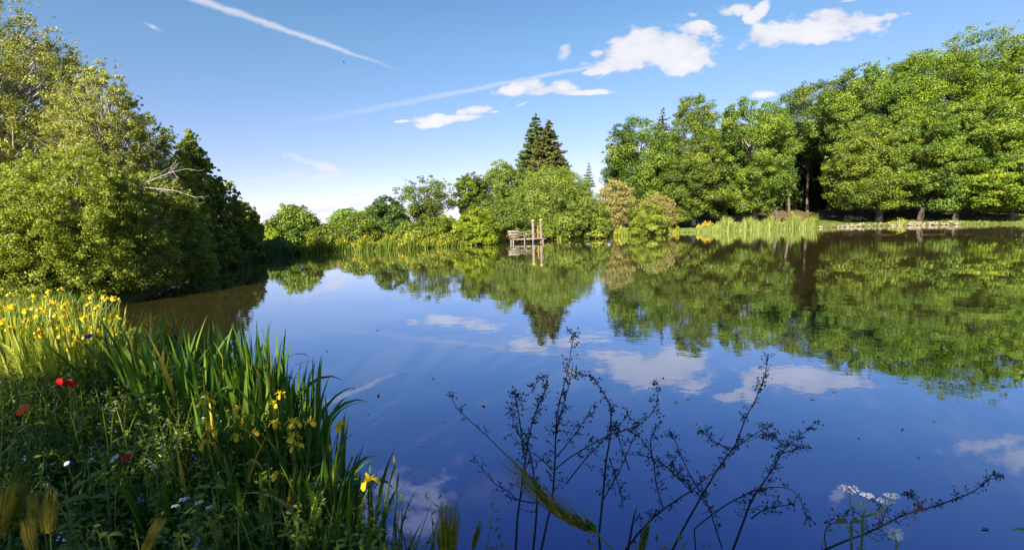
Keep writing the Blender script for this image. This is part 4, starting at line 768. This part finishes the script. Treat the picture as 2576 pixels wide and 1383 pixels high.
mb = MB(); mb.box((jz(780), .2, .55), (.06, .06, .50)); mb.build('rail_post', WOOD, root)
mb = MB(); mb.tube([(jz(1050), .5, .2), (jz(1052), .5, .8), (jz(1055), .5, 1.32)], .04, 8); mb.build('orange_pole', RUST, root, smooth=True)
# ---- stones along the right shore
rng = np.random.default_rng(15); STM = []
for k in range(6):
    mb = MB(); na_, nb_ = 8, 5; V = []
    for b in range(nb_+1):
        ph = PI*b/nb_
        for a in range(na_):
            q = 1+.28*rng.normal()*.6; V.append((math.sin(ph)*math.cos(a*2*PI/na_)*q, math.sin(ph)*math.sin(a*2*PI/na_)*q*.8, math.cos(ph)*.62*q))
    mb.add(V, [(b*na_+a, b*na_+(a+1) % na_, (b+1)*na_+(a+1) % na_, (b+1)*na_+a) for b in range(nb_) for a in range(na_)]); o = mb.build('stone', STONE); STM.append(o.data); bpy.data.objects.remove(o)
def stone(P, s_, lab, grp):
    o = bpy.data.objects.new('stone', STM[rng.integers(0, 6)]); link(o); o.location = P; o.scale = (s_*(.6+1.1*rng.random()), s_*(.6+.7*rng.random()), s_*(.6+.7*rng.random())); o.rotation_euler = (rng.normal()*.2, rng.normal()*.2, rng.random()*6); tag(o, lab, 'stone', grp)
for k in range(130):
    x = 2095+rng.random()**.9*330+8*math.sin(k); q = at(x, ys(x)); d = unit(np.array([q.x, q.y, 0])); off_ = -.15+.95*rng.random(); px_, py_ = q.x+d[0]*off_, q.y+d[1]*off_
    stone((px_, py_, max(gz(px_, py_), 0)+.04+.05*rng.random()), .06+.10*rng.random(), 'pale rough stone in the broken row edging the right shore', 'stones edging the right shore')
for k in range(14):
    x = 2128+rng.random()*46; P = pt(x, 541, 52.5); stone((P.x, P.y+rng.normal()*.2, gz(P.x, P.y)+.1+.35*rng.random()), .22+.14*rng.random(), 'pinkish stone in the low heap on the lawn above the stone row', 'stone heap on the right lawn')
for x, lab in ((2064, 'small pale stone at the water right of the reeds'), (1661, 'pinkish stone lump at the waterline right of the rounded bush'), (1684, 'pinkish stone lump at the waterline before the iris tufts')):
    q = at(x, ys(x)); stone((q.x, q.y, .1), .24, lab, None)
# fallen leaves and earth litter patches under the wood
n = 5000; xs = 2060+560*rng.random(n); Yd = 47+14*rng.random(n); P = np.stack([(xs-1288)/F*Yd, Yd, np.zeros(n)], 1); P[:, 2] = ground_z(P[:, 0], P[:, 1])+.03
V, Fq = leaves(rng, P, unit(np.array([0, 0, 1.])+rng.normal(size=P.shape)*.25), .16+.2*rng.random(n), .1)
tag(mesh_np('leaf_litter', V, Fq, G['litter'], None, np.clip(rng.random(n), 0, 1)), 'brown leaf litter on the shaded ground under the wood', 'leaf litter', kind='stuff')
# ---- teal tent half hidden behind the bush
P = pt(1728, 548, 54); g = gz(P.x, P.y); root = empty('tent', (P.x, P.y, g), 'dark teal tent with a pale door flap, half hidden behind bushes', 'tent')
mb = MB(); V = []; k_ = 10
for i_ in range(6):
    ph = i_/5*PI/2
    for a in range(k_): V.append((1.15*math.cos(ph)*math.cos(a*2*PI/k_), 1.0*math.cos(ph)*math.sin(a*2*PI/k_), 1.55*math.sin(ph)))
mb.add(V, [(i_*k_+a, i_*k_+(a+1) % k_, (i_+1)*k_+(a+1) % k_, (i_+1)*k_+a) for i_ in range(5) for a in range(k_)]); mb.build('canopy', TEAL, root, smooth=True)
mb = MB(); mb.add([(.15, -1.06, .02), (.75, -.98, .02), (.62, -.86, .75), (.28, -.9, .8)], [(0, 1, 2, 3)]); mb.build('door_flap', WHITEC, root)
mb = MB()
for s_ in (-1, 1): mb.tube([(s_*1.3, -.5, 0), (s_*1.12, -.4, .5), (s_*.7, -.25, 1.2), (0, 0, 1.6)], .02, 5)
mb.build('pole', WHITEC, root)
# ---- slim lawn stake
P = pt(2545, 548, 45); root = empty('stake', (P.x, P.y, gz(P.x, P.y)), 'thin pale stake standing on the sunny lawn by the leaning tree', 'stake'); mb = MB(); mb.tube([(0, 0, -.1), (0, 0, .35), (0, 0, .8)], .035, 6); mb.build('shaft', WOOD, root); mb = MB(); mb.tube([(0, 0, .8), (0, 0, .86)], [.045, .03], 6); mb.build('cap', WHITEC, root)
#@@END@@
# ------------------------------------------------------------------ light
SUN = Vector((-.40, -.916, 0)).normalized(); EL = R(32)
sd = Vector((SUN.x*math.cos(EL), SUN.y*math.cos(EL), math.sin(EL)))
ld = bpy.data.lights.new('sun', 'SUN'); ld.energy = 5.0; ld.angle = R(.5); ld.color = (1, .90, .74)
lo = bpy.data.objects.new('sun', ld); link(lo); lo.rotation_euler = (-sd).to_track_quat('-Z', 'Y').to_euler()
W = bpy.data.worlds.new('World'); S.world = W; W.use_nodes = True; nt = W.node_tree; nt.nodes.clear()
out = nt.nodes.new('ShaderNodeOutputWorld')
sky = nd(nt, 'ShaderNodeTexSky', sky_type='NISHITA', sun_disc=False, sun_elevation=EL, sun_rotation=math.atan2(SUN.x, SUN.y), air_density=1.0, dust_density=.25, ozone_density=2.5, altitude=100)
tc = nd(nt, 'ShaderNodeTexCoord'); sp = nd(nt, 'ShaderNodeSeparateXYZ', {0: tc.outputs['Generated']})
def mth(op, a, b=None, c=None, clamp=False):
    ins = {0: a}
    if b is not None: ins[1] = b
    if c is not None: ins[2] = c
    return nd(nt, 'ShaderNodeMath', ins, operation=op, use_clamp=clamp).outputs[0]
yy = mth('MAXIMUM', sp.outputs[1], .05); fu = mth('DIVIDE', sp.outputs[0], yy); fv = mth('DIVIDE', sp.outputs[2], yy)
uv = nd(nt, 'ShaderNodeCombineXYZ', {0: fu, 1: fv, 2: 0.0}).outputs[0]
mpn = nd(nt, 'ShaderNodeMapping', {0: uv, 'Scale': (1, 1.6, 1)}).outputs[0]
fb = nd(nt, 'ShaderNodeTexNoise', {'Vector': mpn, 'Scale': 22, 'Detail': 7, 'Roughness': .58}).outputs['Fac']
fb2 = nd(nt, 'ShaderNodeTexNoise', {'Vector': mpn, 'Scale': 9, 'Detail': 5, 'Roughness': .6}).outputs['Fac']
def uvp(x, y, refl=False):
    d = ray(x, y); return d.x/d.y, (-d.z if refl else d.z)/d.y
def blobs(L_, refl=False):
    cur = None
    for x, y, rx, ry, rot in L_:
        u0, v0 = uvp(x, y, refl); u1, _ = uvp(x+rx, y, refl); _, v1 = uvp(x, y+ry, refl)
        mpp = nd(nt, 'ShaderNodeMapping', {0: uv, 'Location': (u0, v0, 0), 'Rotation': (0, 0, R(rot+1.8)), 'Scale': (abs(u1-u0), abs(v1-v0), 1)}, vector_type='TEXTURE')
        ln = nd(nt, 'ShaderNodeVectorMath', {0: mpp.outputs[0]}, operation='LENGTH').outputs['Value']
        cur = ln if cur is None else nd(nt, 'ShaderNodeMath', {0: cur, 1: ln, 2: .35}, operation='SMOOTH_MIN').outputs[0]
    return cur
c1 = blobs([(1590, 135, 105, 42, 8), (1680, 118, 105, 52, 0), (1742, 72, 48, 20, -6), (1720, 165, 70, 22, 0), (1515, 178, 48, 9, 6), (1620, 95, 55, 25, 12), (1500, 135, 30, 10, 0),
            (2070, 72, 170, 32, 3), (1945, 92, 90, 26, 6), (2110, 48, 80, 30, 0), (2200, 50, 78, 13, 6), (2090, 90, 50, 20, 0),
            (1858, 24, 42, 17, 0), (1908, 26, 32, 18, 30), (1885, 40, 20, 16, 40),
            (1312, 222, 56, 19, 0), (1340, 214, 50, 16, -6), (1375, 228, 60, 12, 0), (1412, 220, 46, 15, 0), (1480, 233, 78, 7, -2),
            (1190, 278, 56, 11, 0), (1095, 302, 58, 15, 4), (1160, 297, 60, 10, 0), (1075, 315, 38, 9, 0), (1010, 306, 24, 5, 0), (1243, 282, 14, 4, 0),
            (2430, 160, 60, 30, 0), (1925, 238, 40, 9, 0), (2560, 200, 60, 40, 0)])
c1b = blobs([(985, 1215, 60, 50, 0), (1080, 1250, 70, 55, 0), (900, 1290, 60, 60, 0), (1050, 1320, 80, 50, 0), (2490, 1120, 130, 18, -8), (2570, 1150, 80, 40, 0), (2110, 1240, 20, 20, 0)], True)
c2 = blobs([(800, 445, 75, 9, 0), (790, 452, 50, 6, 0), (740, 440, 50, 5, 0), (855, 440, 24, 3, 0), (690, 540, 80, 16, 0), (800, 530, 70, 14, 0), (900, 515, 70, 8, 0), (1130, 455, 40, 10, 0), (640, 455, 60, 3, 0),
            (900, 490, 60, 4, 0), (1742, 38, 18, 9, 0), (1420, 140, 24, 18, 50), (1420, 125, 14, 14, 0), (385, 68, 30, 10, -30), (1315, 262, 18, 4, 20), (2135, 3, 30, 4, 0), (800, 415, 80, 14, -20)])
def mask(d, k, lo_, hi_):
    v = mth('MULTIPLY_ADD', mth('SUBTRACT', fb, .5), k, mth('SUBTRACT', 1.0, d)); v = mth('MULTIPLY_ADD', mth('SUBTRACT', fb2, .5), k*.9, v)
    return nd(nt, 'ShaderNodeMapRange', {0: v, 1: lo_, 2: hi_}, interpolation_type='SMOOTHSTEP').outputs[0], v
m1, v1 = mask(c1, 2.2, -.16, .34); m1b, _ = mask(c1b, 2.2, -.1, .8); m2, _ = mask(c2, 2.2, -.1, .9)
front = nd(nt, 'ShaderNodeMapRange', {0: sp.outputs[1], 1: .05, 2: .15}).outputs[0]
# contrails
def trail(x0, y0, x1_, y1_, wd, soft):
    a = Vector(uvp(x0, y0)); b = Vector(uvp(x1_, y1_)); d = b-a; ang = math.atan2(d.y, d.x); L_ = d.length
    mpp = nd(nt, 'ShaderNodeMapping', {0: uv, 'Location': (a.x, a.y, 0), 'Rotation': (0, 0, ang), 'Scale': (L_, L_, 1)}, vector_type='TEXTURE').outputs[0]
    s_ = nd(nt, 'ShaderNodeSeparateXYZ', {0: mpp}); t_ = s_.outputs[0]
    wdt = nd(nt, 'ShaderNodeMapRange', {0: t_, 1: 0.0, 2: 1.0, 3: wd[0]/L_/F, 4: wd[1]/L_/F}).outputs[0]
    dd = mth('DIVIDE', mth('ABSOLUTE', mth('MULTIPLY_ADD', mth('SUBTRACT', fb, .5), wd[0]/L_/F*1.2, s_.outputs[1])), wdt)
    k_ = nd(nt, 'ShaderNodeMapRange', {0: dd, 1: 1.15, 2: .1, 3: 0, 4: 1}, interpolation_type='SMOOTHSTEP').outputs[0]
    e0 = nd(nt, 'ShaderNodeMapRange', {0: t_, 1: 0.0, 2: soft[0], 3: 0, 4: 1}).outputs[0]; e1 = nd(nt, 'ShaderNodeMapRange', {0: t_, 1: 1.0, 2: 1-soft[1], 3: 0, 4: 1}).outputs[0]
    return mth('MULTIPLY', mth('MULTIPLY', k_, e0), e1)
t1 = mth('MULTIPLY', trail(300, -70, 1022, 182, (15, 4), (.05, .25)), .72)
t2 = mth('MULTIPLY', trail(690, 322, 1540, 158, (11, 5), (.7, .05)), .55)
tt = mth('MAXIMUM', t1, t2)
al = mth('MAXIMUM', mth('MULTIPLY', m1, .93), mth('MAXIMUM', mth('MULTIPLY', m1b, .8), mth('MULTIPLY', m2, .8))); al = mth('MULTIPLY', mth('MAXIMUM', al, tt), front)
shade = nd(nt, 'ShaderNodeMapRange', {0: mth('MULTIPLY_ADD', fb2, .8, mth('MULTIPLY', v1, .25)), 1: .42, 2: .88}).outputs[0]
ccol = ramp(nt, shade, [(0, (.74, .76, .86)), (.35, (.86, .86, .92)), (1, (.96, .94, .95))])
SKYK = .0635
zz_ = mth('MAXIMUM', sp.outputs[2], 0.0)
tint = ramp(nt, zz_, [(0.0, (.88, .79, 1.18)), (.12, (.86, .74, .87)), (.35, (.76, .91, .95)), (.75, (.50, .72, 1.1))])
skc = nd(nt, 'ShaderNodeMixRGB', {0: 1.0, 1: sky.outputs[0], 2: tint}, blend_type='MULTIPLY').outputs[0]
cb = nd(nt, 'ShaderNodeMixRGB', {0: 1.0, 1: ccol, 2: (5.6, 5.6, 5.6, 1)}, blend_type='MULTIPLY').outputs[0]
lowc = nd(nt, 'ShaderNodeMapRange', {0: sp.outputs[2], 1: .16, 2: .30, 3: 1.1, 4: 1.0}).outputs[0]
cb = nd(nt, 'ShaderNodeVectorMath', {0: cb, 'Scale': lowc}, operation='SCALE').outputs[0]
mixc = nd(nt, 'ShaderNodeMixRGB', {0: al, 1: skc, 2: cb}).outputs[0]
bg = nd(nt, 'ShaderNodeBackground', {0: mixc, 1: SKYK}); nt.links.new(bg.outputs[0], out.inputs[0])
W.cycles.sampling_method = 'MANUAL'; W.cycles.sample_map_resolution = 512
# ------------------------------------------------------------------ render settings
S.view_settings.view_transform = 'Standard'; S.view_settings.look = 'None'; S.view_settings.gamma = 1; S.view_settings.exposure = 1.55
cy_ = S.cycles; cy_.max_bounces = 6; cy_.diffuse_bounces = 2; cy_.glossy_bounces = 3; cy_.transmission_bounces = 3; cy_.transparent_max_bounces = 4
cy_.use_denoising = True; cy_.caustics_reflective = False; cy_.caustics_refractive = False; cy_.sample_clamp_indirect = 4
